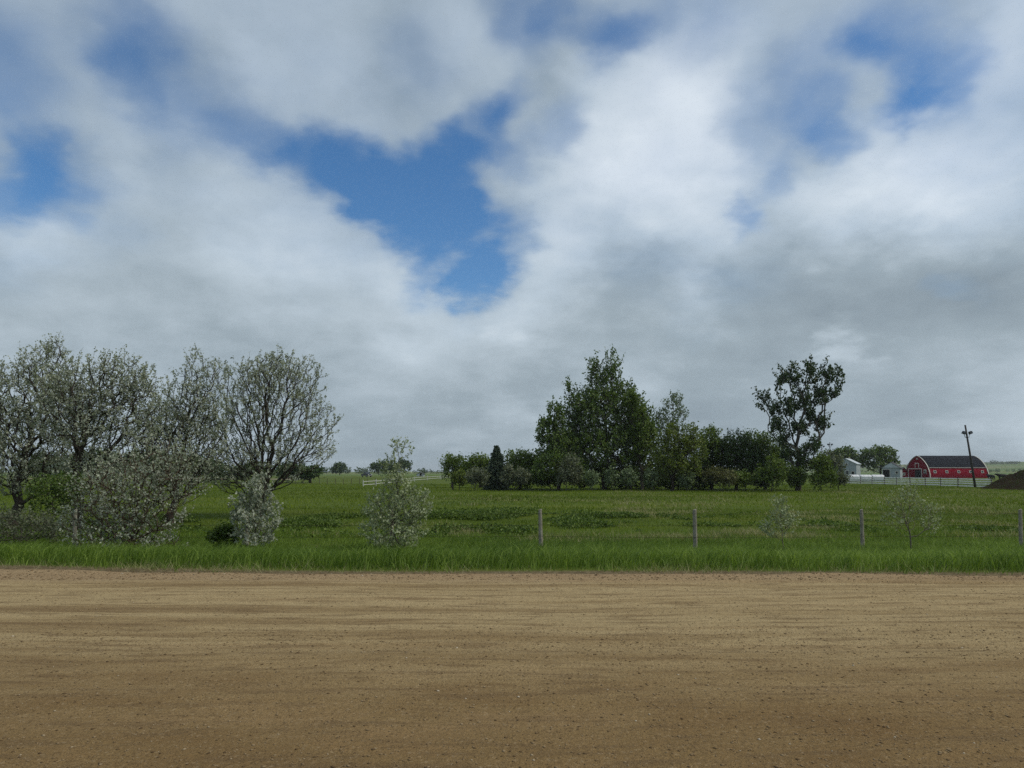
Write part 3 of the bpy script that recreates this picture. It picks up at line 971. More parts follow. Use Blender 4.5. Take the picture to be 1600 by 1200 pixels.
shr = [('grey-leaved shrub at the foot of the spruce, on its left', 742, 90, [(745, 748, 22, 15), (735, 752, 14, 10)], GREYL, 240),
       ('grey-leaved shrub at the foot of the spruce, on its right', 805, 91, [(800, 745, 12, 16), (815, 748, 16, 14)], GREYL, 220),
       ('grey-tipped shrub below the shaggy green tree', 885, 89, [(895, 728, 18, 14), (890, 745, 26, 16)], GREYL, 240),
       ('dark green bush at the left end of the grove', 718, 93, [(718, 750, 12, 11)], OLIVE, 130),
       ('pale green bush in front of the grove, left of the tallest poplar trunk', 925, 87, [(925, 752, 11, 12)], PALE, 90),
       ('pale upright bush in front of the tallest poplar trunk', 958, 87, [(956, 750, 10, 15)], PALE, 100),
       ('pale upright bush just right of the tallest poplar trunk', 986, 87, [(986, 749, 13, 17)], PALE, 120),
       ('pale bush in front of the grove below the thin pale poplar', 1022, 87, [(1020, 752, 12, 13)], PALE, 100),
       ('pale bush below the yellow-green tree', 1072, 87, [(1074, 752, 11, 13)], PALE, 100),
       ('brownish rounded bush in the middle of the grove front', 1125, 88, [(1128, 750, 22, 14), (1115, 745, 16, 14)], BROWN_L, 240),
       ('green bush at the grove front left of the lone cottonwood', 1165, 89, [(1162, 752, 18, 12)], GREEN, 160),
       ('green leafy bush below the lone cottonwood, on its left', 1205, 87, [(1210, 738, 22, 26), (1195, 748, 18, 16)], GREEN, 320),
       ('dark bush around the lone cottonwood trunk', 1245, 89, [(1245, 748, 18, 18)], POPLAR, 200),
       ('green leafy bush below the lone cottonwood, on its right', 1282, 87, [(1282, 735, 18, 26), (1296, 745, 14, 20), (1272, 750, 14, 14)], GREEN, 320),
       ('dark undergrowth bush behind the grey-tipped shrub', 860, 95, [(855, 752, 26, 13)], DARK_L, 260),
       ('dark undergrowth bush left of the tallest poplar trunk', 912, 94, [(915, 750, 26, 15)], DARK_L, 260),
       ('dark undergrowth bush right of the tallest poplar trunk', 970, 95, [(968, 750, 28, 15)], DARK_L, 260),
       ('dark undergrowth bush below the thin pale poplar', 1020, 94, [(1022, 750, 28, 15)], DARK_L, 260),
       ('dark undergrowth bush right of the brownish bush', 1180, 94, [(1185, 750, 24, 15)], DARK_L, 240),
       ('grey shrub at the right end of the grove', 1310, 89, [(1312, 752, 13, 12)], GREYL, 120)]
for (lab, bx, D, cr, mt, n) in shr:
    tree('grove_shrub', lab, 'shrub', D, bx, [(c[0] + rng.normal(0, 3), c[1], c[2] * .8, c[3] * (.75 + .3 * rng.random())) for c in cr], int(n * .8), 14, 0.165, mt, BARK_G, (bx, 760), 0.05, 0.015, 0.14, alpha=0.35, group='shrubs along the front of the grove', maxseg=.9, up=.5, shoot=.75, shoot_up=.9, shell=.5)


def spruce(label, px, D, top_py, base_py, halfw):
    x0 = (px - 800) / F * D
    base = np.array([x0, D, float(ground_z(x0, D)) - 0.05])
    top = at(px, top_py, D)[2] - base[2]
    R = halfw * D / F
    root = thing('spruce_tree', base, label, 'tree')
    m_ = MB()
    m_.tube([(0, 0, 0), (0, 0, top * .5), (0, 0, top)], [.16, .09, .01], 7)
    m_.build('trunk', BARK, root, smooth=True)
    P, T = [], []
    z = 0.25
    bm = MB()
    while z < top * 0.985:
        r = R * (1 - z / top) ** 0.72 + 0.05
        k = int(7 + 4 * r)
        for a in np.arange(k) * 2 * math.pi / k + rng.random() * 6:
            rr = r * (0.55 + 0.65 * rng.random())
            tip = np.array([math.cos(a) * rr, math.sin(a) * rr, z - 0.18 * rr + 0.1])
            nn = int(14 + 34 * rr)
            t = rng.random(nn) ** 0.7
            P.append(np.array([0, 0, z]) * (1 - t[:, None]) + tip * t[:, None] + rng.normal(0, .07, (nn, 3)))
        z += 0.16 + 0.015 * r
    P = np.concatenate(P)
    V, Fc = leaf_quads(P, 0.13, 0.2, 1.8)
    link('crown', mesh_np('spruce_crown', V, Fc, SPRUCE, np.repeat(rng.random(len(P)), 4)), root)


spruce('dark pointed spruce in the left part of the grove', 776, 94, 696, 764, 24)

# dark wood behind the silver trees, trees by the farmyard, far single trees
for (lab, bx, D, cr, mt, n) in [
        ('dark rounded tree far behind the rounded silver tree', 485, 150, [(480, 738, 26, 11), (455, 736, 24, 12)], DARK_L, 260),
        ('dark tree far behind, left of the rounded silver tree trunk', 405, 155, [(400, 735, 28, 12), (375, 738, 24, 10)], DARK_L, 240),
        ('dark tree far behind the spired silver tree', 300, 150, [(300, 728, 34, 18), (330, 734, 24, 14)], DARK_L, 300),
        ('dark tree far behind the brown thicket', 225, 150, [(225, 722, 36, 22)], DARK_L, 300),
        ('dark tree far behind the broad silver tree', 150, 150, [(150, 724, 38, 22)], DARK_L, 300),
        ('dark tree far behind the leftmost silver trees', 70, 150, [(75, 728, 34, 18)], DARK_L, 260)]:
    tree('dark_tree', lab, 'tree', D, bx, cr, n, 8, 0.45, mt, BARK, (bx, cr[0][1]), 0.25, 0.03, 0.4, alpha=0.4, group='dark trees far behind the silver trees', maxseg=2)
for (lab, bx, D, cr, mt, n) in [
        ('broad dark tree behind the pale shed in the farmyard', 1375, 260, [(1365, 718, 24, 18), (1385, 712, 18, 14), (1372, 705, 14, 9), (1392, 726, 14, 12), (1350, 715, 14, 14)], POPLAR, 420),
        ('dark tree behind the pale house in the farmyard', 1322, 265, [(1320, 710, 16, 12), (1308, 716, 14, 14), (1330, 722, 12, 14)], POPLAR, 320),
        ('grey-green willow left of the pale house', 1295, 200, [(1295, 722, 16, 18), (1308, 726, 12, 16), (1285, 730, 12, 14)], GREYL, 300),
        ('single far tree right of the rounded silver tree', 531, 420, [(531, 730, 9, 6), (524, 733, 7, 4)], FARL, 110),
        ('spreading far tree behind the dark pickup truck', 592, 430, [(590, 729, 12, 5), (604, 728, 9, 7)], FARL, 140),
        ('far tree seen behind the skirted sapling, left side', 628, 400, [(628, 727, 13, 8), (612, 732, 10, 5)], FARL, 150)]:
    tree('distant_tree', lab, 'tree', D, bx, cr, n, 8, 0.0022 * D, mt, BARK, (bx, cr[0][1] + 3), 0.3, 0.03, 0.0018 * D, alpha=0.4, group='trees in the distance', maxseg=3)

# belt of trees on the horizon (reads as one mass)
P, S = [], []
for (x0, x1, D, h0, h1, n) in ((-420, -60, 620, 3.5, 7.5, 110), (-900, -330, 700, 3, 7, 120), (-60, 260, 760, 3.5, 6.5, 60), (260, 900, 900, 3, 6, 90), (680, 1500, 1750, 6, 10, 150)):
    for _ in range(n):
        x = x0 + (x1 - x0) * rng.random()
        d = D + 60 * rng.random()
        hh = (h0 + (h1 - h0) * rng.random() ** 1.5) * (0.6 + 0.7 * float(vnoise(np.array(x * .02), np.array(1.0), 3)))
        z = float(ground_z(x, d))
        k = 60
        dd = rng.normal(0, 1, (k, 3))
        dd /= np.linalg.norm(dd, axis=1)[:, None]
        P.append(np.array([x, d, z + hh * .5]) + dd * (rng.random(k) ** .4)[:, None] * np.array([hh * .75, hh * .7, hh * .52]))
        S.append(np.full(k, hh * .17))
P, S = np.concatenate(P), np.concatenate(S)
V, Fc = leaf_quads(P, S, 0, 1.3)
kind(link('distant_woodland', mesh_np('distant_woodland', V, Fc, FARL, np.repeat(rng.random(len(P)), 4))), 'stuff', 'belt of trees along the horizon', 'woodland')

# low dark weeds in the pasture
P = []
for (n, cx, cy, rx, ry, hh) in ((420, 760, 806, 75, 6, .28), (650, 700, 815, 80, 8, .26), (520, 900, 816, 95, 9, .22), (420, 830, 826, 90, 8, .2), (300, 960, 808, 60, 5, .2), (260, 650, 826, 60, 8, .22),
                                (420, 500, 812, 90, 5, .24), (420, 540, 826, 70, 9, .24), (300, 420, 826, 70, 8, .22), (200, 330, 812, 50, 6, .2), (110, 1550, 829, 50, 3, .12), (420, 200, 822, 120, 8, .22), (90, 670, 760, 30, 2, .3),
                                (160, 1120, 822, 90, 12, .14), (160, 1300, 826, 90, 10, .14)):
    px, py = rng.normal(cx, rx * .55, n), rng.normal(cy, ry * .6, n)
    y = (EYE + 0.8) * F / (np.maximum(py, HORIZON + 12) - HORIZON)
    x = (px - 800) / F * y
    keep = fbm(x * 0.35, y * 0.35, 141, 3) > 0.555
    x, y = x[keep], y[keep]
    k = 26
    r = 0.10 + 0.16 * rng.random(len(x))
    X, Yy = np.repeat(x, k) + rng.normal(0, 1, len(x) * k) * np.repeat(r, k), np.repeat(y, k) + rng.normal(0, 1, len(x) * k) * np.repeat(r, k)
    Z = ground_z(X, Yy) + hh * rng.random(len(X)) ** .7 * (0.35 + 1.1 * np.repeat(rng.random(len(x)), k))
    P.append(np.stack([X, Yy, Z], -1))
P = np.concatenate(P)
V, Fc = leaf_quads(P, 0.075, 0.6, 1.5)
WEED = leaf_mat('weed_leaf', (.036, .072, .011), (.145, .210, .038), 0.30, 0.6)
kind(link('low_weeds', mesh_np('low_weeds', V, Fc, WEED, np.repeat(rng.random(len(P)), 4))), 'stuff', 'patches of low dark leafy weeds in the pasture', 'weeds')

# ------------------------------------------------------------------ wire fence beside the road
WOOD = paint('weathered_wood', (.27, .25, .20), 0.9, 0.35, 9.0, 0.1, bump=0.6, grime=(.12, .105, .08))
WOOD_D = paint('dark_wood', (.075, .062, .050), 0.9, 0.35, 6.0, 0.1, bump=0.5)
STEEL = paint('rusty_wire', (.035, .028, .022), 0.8, 0.3, 20, 0.1, 0.0)
FY = 21.75
fence = thing('wire_fence', (0, FY, ground_z(0, FY)), 'barbed wire fence on weathered grey posts beside the road', 'fence')
posts = [(-125, 0), (120, 0), (388, .0), (612, -.02), (845, .022), (1085, .012), (1345, .018), (1591, -.004), (1836, 0)]
wire_z = {}
tops = []
for k, (px, lean) in enumerate(posts):
    D = FY + 0.2 * math.sin(k * 2.1)
    x = (px - 800) / F * D
    zg = float(ground_z(x, D))
    top = float(at(px, 796, D)[2])
    h = top - zg
    m_ = MB()
    n = 9
    zs = [-0.25, 0.05, h * .3, h * .62, h * .9, h - .015, h]
    r0 = 0.056 + 0.012 * rng.random()
    vs, fs = [], []
    for i, z in enumerate(zs):
        rr = r0 * (1.08 - 0.16 * z / h) * (0.86 if i == len(zs) - 1 else 1)
        for j in range(n):
            a = j * 2 * math.pi / n
            w = rr * (0.93 + 0.14 * rng.random())
            vs.append((w * math.cos(a) - lean * z, w * math.sin(a), z + (0.02 * math.cos(a) if i == len(zs) - 1 else 0)))
    for i in range(len(zs) - 1):
        fs += [(i * n + j, i * n + (j + 1) % n, (i + 1) * n + (j + 1) % n, (i + 1) * n + j) for j in range(n)]
    fs.append(tuple(range((len(zs) - 1) * n, len(zs) * n)))
    m_.add(vs, fs)
    m_.build('post', WOOD, fence, (x, D - FY, zg - fence.location.z))
    tops.append((x, D - FY, zg - fence.location.z, h, lean))
for wi, fr in enumerate((0.90, 0.62, 0.34)):
    pts = []
    for a, b_ in zip(tops[:-1], tops[1:]):
        for t in np.linspace(0, 1, 9)[:-1]:
            za, zb = a[2] + a[3] * fr, b_[2] + b_[3] * fr
            pts.append((a[0] + (b_[0] - a[0]) * t, a[1] + (b_[1] - a[1]) * t - 0.085, za + (zb - za) * t - 0.06 * t * (1 - t)))
    b_ = tops[-1]
    pts.append((b_[0], b_[1] - 0.085, b_[2] + b_[3] * fr))
    m_ = MB()
    m_.tube(pts, 0.0034, 4)
    for p, q2 in zip(pts[:-1], pts[1:]):                       # barbs
        for t in (0.1, 0.35, 0.6, 0.85):
            c = Vector(p).lerp(Vector(q2), t)
            m_.tube([c + Vector((-.01, 0, .018)), c + Vector((.01, 0, -.018))], 0.0018, 3, False)
            m_.tube([c + Vector((-.01, .0, -.018)), c + Vector((.01, .0, .018))], 0.0018, 3, False)
    m_.build('wire', STEEL, fence)

# lone dark post and thin field fence at the far side of the pasture
def small_post(px, py, D, h, label, r=.09):
    x = (px - 800) / F * D
    z = float(ground_z(x, D))
    m_ = MB()
    m_.tube([(0, 0, -.2), (0.01, 0, h * .6), (0.02, 0, h)], [r, r * .95, r * .85], 7)
    o = m_.build('fence_post', WOOD_D, None, (x, D, z))
    o['label'], o['category'] = label, 'post'
    return o


small_post(707.5, 760, 93, 1.15, 'single dark post at the left end of the grove', .13)
ff = thing('field_fence', (0, 132, ground_z(-35, 132)), 'thin far wire fence with small posts left of the white rail fence', 'fence')
pp = []
for k in range(12):
    px = 462 + k * 12.5
    D = 132
    x = (px - 800) / F * D
    z = float(ground_z(x, D)) - ff.location.z
    m_ = MB()
    m_.tube([(0, 0, -.2), (rng.normal(0, .03), 0, 1.15)], [.05, .045], 6)
    m_.build('post', WOOD_D, ff, (x, 0, z))
    pp.append((x, 0, z))
for hh in (.5, .8, 1.08):
    MB().tube([(p[0], 0, p[2] + hh) for p in pp], .006, 4).build('wire', STEEL, ff)

# ------------------------------------------------------------------ white board fences
WHITE = paint('white_boards', (.78, .78, .75), 0.6, 0.10, 2.0, 0.3, grime=(.40, .38, .33))
GREYW = paint('weathered_white_boards', (.50, .51, .49), 0.7, 0.12, 2.0, 0.2)


def board_fence(label, pts, nrail, h, rail_h, post_m, post_h, thick=.04, rail_m=None):
    pts = [np.array(p, float) for p in pts]
    root = thing('board_fence', (pts[0][0], pts[0][1], ground_z(pts[0][0], pts[0][1])), label, 'fence')
    o = np.array(root.location)
    gs = [np.array([p[0], p[1], float(ground_z(p[0], p[1]))]) - o for p in pts]
    pm = MB().box((0, 0, post_h / 2 - .15), (.14, .14, post_h + .3), taper=.9).mesh('post', post_m)
    for gp in gs:
        link('post', pm, root, gp)
    for a, c in zip(gs[:-1], gs[1:]):
        for k in range(nrail):
            z = h * (k + 0.6) / nrail
            A, B = Vector(a) + Vector((0, -.1, z + rng.normal(0, .02))), Vector(c) + Vector((0, -.1, z + rng.normal(0, .02)))
            d = B - A
            L = d.length
            rot = d.to_track_quat('X', 'Z').to_matrix()
            MB().box((A + B) / 2, (L * 0.985, thick, rail_h), rot).build('rail', rail_m or WHITE, root)
    return root


fx = [1312, 1327, 1344, 1362, 1381, 1400, 1421, 1445, 1469, 1496, 1521, 1548]
fpts = []
for k, px in enumerate(fx):
    D = 140 - 34 * (px - 1312) / (1548 - 1312)
    fpts.append(((px - 800) / F * D, D))
board_fence('white board fence with dark posts in front of the red barn', fpts, 4, 1.5, .19, WOOD_D, 1.55)
lp = []
for k in range(9):
    t = k / 8
    px = 568 + t * 160
    D = 118 + 130 * t ** 1.5
    lp.append(((px - 800) / F * D, D))
board_fence('white two-rail fence receding behind the skirted sapling', lp, 2, 1.05, .10, GREYW, 1.15, .04, GREYW)

# ------------------------------------------------------------------ red barn
RED = None
m, q, b = new_mat('red_siding')
tc = q.n('ShaderNodeTexCoord').outputs['Object']
spx = q.n('ShaderNodeSeparateXYZ')
q.put(spx.inputs[0], tc)
lines = q.m('FRACT', q.m('MULTIPLY', q.m('ADD', spx.outputs[0], spx.outputs[1]), 3.4))
nz = q.noise(q.v('MULTIPLY', tc, (1, 1, .2)), 2.5, 5, 0.65)
col = q.ramp(nz, [(.25, (.115, .002, .010)), (.55, (.185, .004, .016)), (.8, (.23, .016, .026))])
col = q.mix(q.m('MULTIPLY', q.step(lines, 0.06, 0.0), .5), col, (.12, .010, .014))
q.put(b.inputs['Base Color'], col)
b.inputs['Roughness'].default_value = 0.9
b.inputs['Specular IOR Level'].default_value = 0.05
RED = m
ROOF = paint('dark_shingles', (.018, .020, .026), 0.95, 0.35, 1.2, 0.05, bump=0.5)
TRIM = paint('cream_trim', (.62, .60, .54), 0.6, 0.12, 2.0, 0.3)
DARKIN = paint('painted_dark_interior', (.012, .012, .012), 0.9, 0.2, 2)  # near-black, shade inside openings put into the colour; also on door leaves
GLASS = paint('window_glass', (.03, .04, .05), 0.12, 0.1, 1, 0.6)

BD = 230.0
bx0 = 653 / F * BD
bz = float(ground_z(bx0, BD))
W2, H, L = 7.3, 7.55, 19.6
barn = thing('red_barn', (bx0, BD + W2, bz), 'red arched-roof barn with black roof and white trim in the farmyard', 'barn')


def arch(t, grow_=0.0):
    """half-profile: t 0 at the ground to 1 at the ridge -> (y, z)"""
    a = t * math.pi / 2
    z = (H + grow_) * math.sin(a) ** 0.95
    y = (W2 + grow_) * max(0.0, 1 - (z / (H + grow_)) ** 2) ** 0.72
    return y, z


def shell(t0, t1, x0, x1, g0, thick, n=14, side=-1):
    m_ = MB()
    prof = [arch(t0 + (t1 - t0) * i / n, g0) for i in range(n + 1)]
    inn = [arch(t0 + (t1 - t0) * i / n, g0 - thick) for i in range(n + 1)]
    vs, fs = [], []
    for (x) in (x0, x1):
        vs += [(x, side * p[0], p[1]) for p in prof] + [(x, side * p[0], p[1]) for p in inn]
    N = n + 1
    for i in range(n):
        fs += [(i, i + 1, 2 * N + i + 1, 2 * N + i), (N + i, 3 * N + i, 3 * N + i + 1, N + i + 1),
               (i, N + i, N + i + 1, i + 1), (2 * N + i, 2 * N + i + 1, 3 * N + i + 1, 3 * N + i)]
    fs += [(0, 2 * N, 3 * N, N), (n, N + n, 3 * N + n, 2 * N + n)]
    return m_.add(vs, fs)


tw = 0.31                                      # where red siding ends and roofing begins
for sd in (-1, 1):
    shell(0.0, tw, 0.05, L - .05, 0.0, .15, 8, sd).build('side_wall', RED, barn, smooth=False)
    shell(tw - .02, 1.0, -.25, L + .25, 0.16, .14, 18, sd).build('roof', ROOF, barn, smooth=False)
    y, z = arch(tw - .025, .2)
    MB().box((L / 2, sd * (y + .04), z), (L + .5, .12, .16)).build('fascia', TRIM, barn)
    for xe in (-.06, L + .06):
        shell(0.0, 1.0, xe - .10, xe + .10, .19, .26, 24, sd).build('arch_trim', TRIM, barn)
gp = [arch(i / 24, -.02) for i in range(25)]
poly = [(-p[0], p[1]) for p in gp] + [(p[0], p[1]) for p in gp[::-1][1:]]
for xe in (0.02, L - .14):
    m_ = MB()
    n = len(poly)
    m_.add([(xe, p[0], p[1]) for p in poly] + [(xe + .12, p[0], p[1]) for p in poly],
           [tuple(range(n)), tuple(range(n, 2 * n))[::-1]] + [(i, (i + 1) % n, (i + 1) % n + n, i + n) for i in range(n)])
    m_.build('gable_wall', RED, barn)


def frame_on_gable(name, y0, y1, z0, z1, inner, w=.18):
    fr = MB()
    x = -.06
    fr.box((x, (y0 + y1) / 2, z1 - w / 2), (.14, y1 - y0, w)).box((x, y0 + w / 2, (z0 + z1 - w) / 2), (.14, w, z1 - z0 - w)).box((x, y1 - w / 2, (z0 + z1 - w) / 2), (.14, w, z1 - z0 - w))
    o = fr.build(name, TRIM, barn)
    MB().box((-.01, (y0 + y1) / 2, (z0 + z1 - w) / 2), (.06, y1 - y0 - 2 * w - .004, z1 - z0 - w - .004)).build('door_leaf' if 'door' in name else 'pane', inner, o)
    return o


frame_on_gable('barn_door', -2.6, 5.4, .02, 3.3, RED, .22)
MB().box((-.05, -.4, 1.45), (.05, 3.6, 2.6)).build('painted_door_opening', DARKIN, barn)  # solid slab on the gable, the doorway's unlit inside painted as colour
frame_on_gable('loft_door', -1.0, 1.2, 3.6, 5.2, RED, .2)
frame_on_gable('gable_window', -5.2, -3.8, 1.5, 2.9, GLASS, .25)
frame_on_gable('gable_vent', -.35, .35, 6.3, 6.9, DARKIN, .12)
for k in range(5):
    x = 1.8 + k * 4.0
    y, z = arch(.17)
    rot = Matrix.Rotation(math.radians(-14), 3, 'X')
    fr = MB()
    for (dx, dz, w, hgt) in ((0, .40, .9, .10), (0, -.40, .9, .10), (-.40, 0, .10, .70), (.40, 0, .10, .70)):
        fr.box(Vector((x, -y - .05, z)) + rot @ Vector((dx, 0, dz)), (w, .12, hgt), rot)
    o = fr.build('side_window', TRIM, barn)
    MB().box((x, -y - .03, z), (.70, .06, .70), rot).build('pane', GLASS, o)

# small red lean-to between shed and barn
def px_x(px, D):
    return (px - 800) / F * D


# pale shed with a gable front -------------------------------------------------
PALEW = paint('pale_siding', (.32, .36, .38), 0.7, 0.12, 1.5, 0.3, grime=(.22, .25, .26))
PALER = paint('pale_metal_roof', (.46, .50, .53), 0.6, 0.1, 1.0, 0.2)
SHROOF = paint('shed_roof', (.05, .05, .055), 0.8, 0.3, 2)


def gable_house(name, label, cat, pxl, pxr, D, eave_py, apex_py, depth, wallm, roofm, door, gable_m=None, rotz=0.0):
    x0, x1 = px_x(pxl, D), px_x(pxr, D)
    w = x1 - x0
    z0 = float(ground_z(x0, D))
    he, ha = at(pxl, eave_py, D)[2] - z0, at(pxl, apex_py, D)[2] - z0
    root = thing(name, ((x0 + x1) / 2, D, z0), label, cat, None, rotz)
    MB().prism([(-w / 2, -.1), (w / 2, -.1), (w / 2, he), (0, ha - .12), (-w / 2, he)], 0, depth).build('wall', wallm, root)
    for sd in (-1, 1):
        dx, dz = w / 2 + .3, (ha - he) * (w / 2 + .3) / (w / 2)
        m_ = MB()
        vs = []
        for yy in (-.3, depth + .3):
            vs += [(0, yy, ha), (sd * dx, yy, ha - dz), (sd * dx, yy, ha - dz - .14), (0, yy, ha - .14)]
        m_.add(vs, [(0, 1, 2, 3), (4, 7, 6, 5), (0, 4, 5, 1), (1, 5, 6, 2), (2, 6, 7, 3), (3, 7, 4, 0)])
        m_.build('roof', roofm, root)
    if gable_m:
        MB().prism([(-w / 2 - .2, he - .05), (w / 2 + .2, he - .05), (0, ha - .2)], -.24, -.02).build('gable_board', gable_m, root)
    for (kind_, cx, cz, ww, hh, mm) in door:
        o = MB().box((cx, -.05, cz), (ww, .10, hh)).build(kind_, TRIM, root)
        MB().box((cx, -.08, cz), (ww - .3, .10, hh - .3)).build('pane' if kind_ == 'window' else 'door_leaf', mm, o)
    # vertical siding battens on the front
    for xx in np.arange(-w / 2 + .45, w / 2 - .2, .8):
        top = he + (ha - he) * (1 - abs(xx) / (w / 2)) - .3
        if not any(abs(xx - d[1]) < d[3] / 2 + .1 for d in door):
            MB().box((xx, -.02, top / 2), (.07, .05, top)).build('batten', wallm, root)
    return root


gable_house('farm_shed', 'pale grey shed with white gable left of the red barn', 'shed', 1379, 1404, 216, 730.5, 722, 5, PALEW, SHROOF,
            [('shed_door', -1.3, 1.5, 2.2, 3.0, DARKIN), ('window', 1.6, 1.9, .9, 1.0, GLASS)], PALER, math.radians(-37))
gable_house('farmhouse', 'pale farmhouse with gable roof under the dark trees', 'house', 1306, 1336, 232, 724, 716, 8, PALEW, PALER,
            [('window', -1.6, 1.9, 1.1, 1.5, GLASS), ('window', .5, 1.9, 1.1, 1.5, GLASS), ('house_door', 2.2, 1.2, 1.1, 2.3, DARKIN), ('window', .3, 4.6, .9, 1.0, GLASS)], None, math.radians(-36))
gable_house('lean_to', 'small dark-roofed red lean-to between shed and barn', 'shed', 1406, 1417, 236, 736, 730, 5, RED, SHROOF,
            [('window', 0, 1.4, .9, .9, GLASS)])
gable_house('distant_shed', 'tiny dark-roofed white shed beyond the two-rail fence', 'shed', 651, 662, 300, 740.5, 737.5, 4, PALER, SHROOF,
            [('shed_door', 0.3, .8, 1.2, 1.5, DARKIN)])

# wrapped bales -----------------------------------------------------------------
WRAP = paint('white_bale_wrap', (.62, .63, .65), 0.7, 0.12, 1.5, 0.2)
for k, (px, w, lab) in enumerate(((1333, 15, 'white wrapped bale in front of the pale farmhouse, leftmost of three'), (1351, 17, 'white wrapped bale, middle of three behind the white fence'),
                                  (1370, 19, 'white wrapped bale, rightmost of three next to the pale shed'))):
    D = 165
    x = px_x(px, D)
    z = float(ground_z(x, D))
    Lb, R = w * D / F, .85
    root = thing('wrapped_bale', (x, D, z), lab, 'bale', 'white wrapped bales')
    pr = [(-.5, .3), (-.5, .75), (-.47, .95), (-.42, 1.0), (-.2, 1.02), (0, .99), (.2, 1.02), (.42, 1.0), (.47, .95), (.5, .75), (.5, .3)]
    MB().tube([(p[0] * Lb, 0, R * .97) for p in pr], [p[1] * R for p in pr], 16).build('bale_body', WRAP, root, smooth=True)
    for s in (-.22, .2):
        MB().tube([(s * Lb - .04, 0, R * .97), (s * Lb + .04, 0, R * .97)], R * 1.035, 16).build('wrap_seam', PALER, root)

# light poles --------------------------------------------------------------------
POLE = paint('dark_pole', (.060, .055, .050), 0.85, 0.3, 4, 0.2)
LAMP = paint('dark_lamp', (.02, .021, .023), 0.5, 0.2, 4, 0.4)


def light_pole(label, bpx, tpx, top_py, lamp_py, D, r, spread, two=True):
    x = px_x(bpx, D)
    z = float(ground_z(x, D))
    root = thing('light_pole', (x, D, z), label, 'light pole', 'floodlight poles')
    top = at(tpx, top_py, D) - np.array([x, D, z])
    MB().tube([(0, 0, -.3), tuple(top * .5), tuple(top)], [r, r * .85, r * .7], 10).build('pole', POLE, root, smooth=True)
    zl = at(tpx, lamp_py, D)[2] - z
    c = Vector(top * (zl / top[2]))
    for sd in ((-1, 1) if two else (1,)):
        s = spread
        pts = [c + Vector((0, -.1, -.9 * s)), c + Vector((sd * .35 * s, -.1, -.75 * s)), c + Vector((sd * .52 * s, -.1, -.3 * s)), c + Vector((sd * .55 * s, -.1, 0))]
        MB().tube(pts, .05 * s, 6).build('bracket', LAMP, root)
        rot = Matrix.Rotation(math.radians(sd * -22), 3, 'Y')
        lamp = MB().box(c + Vector((sd * .62 * s, -.15, .12 * s)), (.62 * s, .5 * s, .5 * s), rot, .75).build('floodlight', LAMP, root)
        MB().box(c + Vector((sd * .62 * s, -.15 - .27 * s, .10 * s)), (.5 * s, .03, .36 * s), rot).build('lamp_glass', GLASS, lamp)
    return root


light_pole('tall leaning light pole with two floodlights in front of the red barn', 1523, 1508, 664, 677, 104, .17, .80)
light_pole('far light pole with two floodlights right of the lone cottonwood', 1296.5, 1296.5, 691, 695, 178, .12, .75)
light_pole('far light pole half hidden by the lone cottonwood leaves', 1284, 1284, 694, 698, 182, .12, .7, False)

# ------------------------------------------------------------------ dirt pile at the right edge
dm, q, b = new_mat('dirt_pile')
pos = q.n('ShaderNodeNewGeometry').outputs['Position']
nz = q.noise(pos, 1.6, 6, 0.7)
q.put(b.inputs['Base Color'], q.ramp(nz, [(.3, (.014, .011, .008)), (.5, (.032, .024, .016)), (.6, (.026, .034, .012)), (.75, (.060, .045, .030))]))
b.inputs['Roughness'].default_value = 1.0
b.inputs['Specular IOR Level'].default_value = 0.0
bp = q.n('ShaderNodeBump')
bp.inputs['Strength'].default_value = 1.0
bp.inputs['Distance'].default_value = 0.3
q.put(bp.inputs['Height'], nz)
q.put(b.inputs['Normal'], bp.outputs[0])
MX, MD = px_x(1650, 96), 96.0
mz = float(ground_z(MX, MD))
nr, na = 22, 64
vs, fs = [], []
RR = 10.5
for i in range(nr + 1):
    for j in range(na):
        a = j * 2 * math.pi / na
        rr = RR * i / nr
        x, y = rr * math.cos(a), rr * math.sin(a) * .75
        t = i / nr
        hgt = 3.0 * (1 - sstep(0.25, 1.0, np.array(t))) ** 0.9
        hgt = float(hgt) * (0.85 + 0.9 * float(fbm(np.array(x * .5 + 30), np.array(y * .5 + 30), 7, 4) - .5)) + 0.9 * float(fbm(np.array(x * 1.3 + 60), np.array(y * 1.3 + 60), 8, 3) - .5) * (1 - t)
        zz = hgt + float(ground_z(MX + x, MD + y)) - mz - (0.15 if i == nr else 0)
        vs.append((x, y, zz))
for i in range(nr):
    for j in range(na):
        fs.append((i * na + j, i * na + (j + 1) % na, (i + 1) * na + (j + 1) % na, (i + 1) * na + j))
pile = link('dirt_pile', mesh_np('dirt_pile', np.array(vs), np.array(fs), dm, smooth=True), None, (MX, MD, mz))
pile['label'], pile['category'] = 'dark brown dirt pile at the right edge beside the white fence', 'dirt pile'

# ------------------------------------------------------------------ cattle beyond the pile
COW = paint('black_hide', (.012, .011, .011), 0.7, 0.3, 4, 0.3)


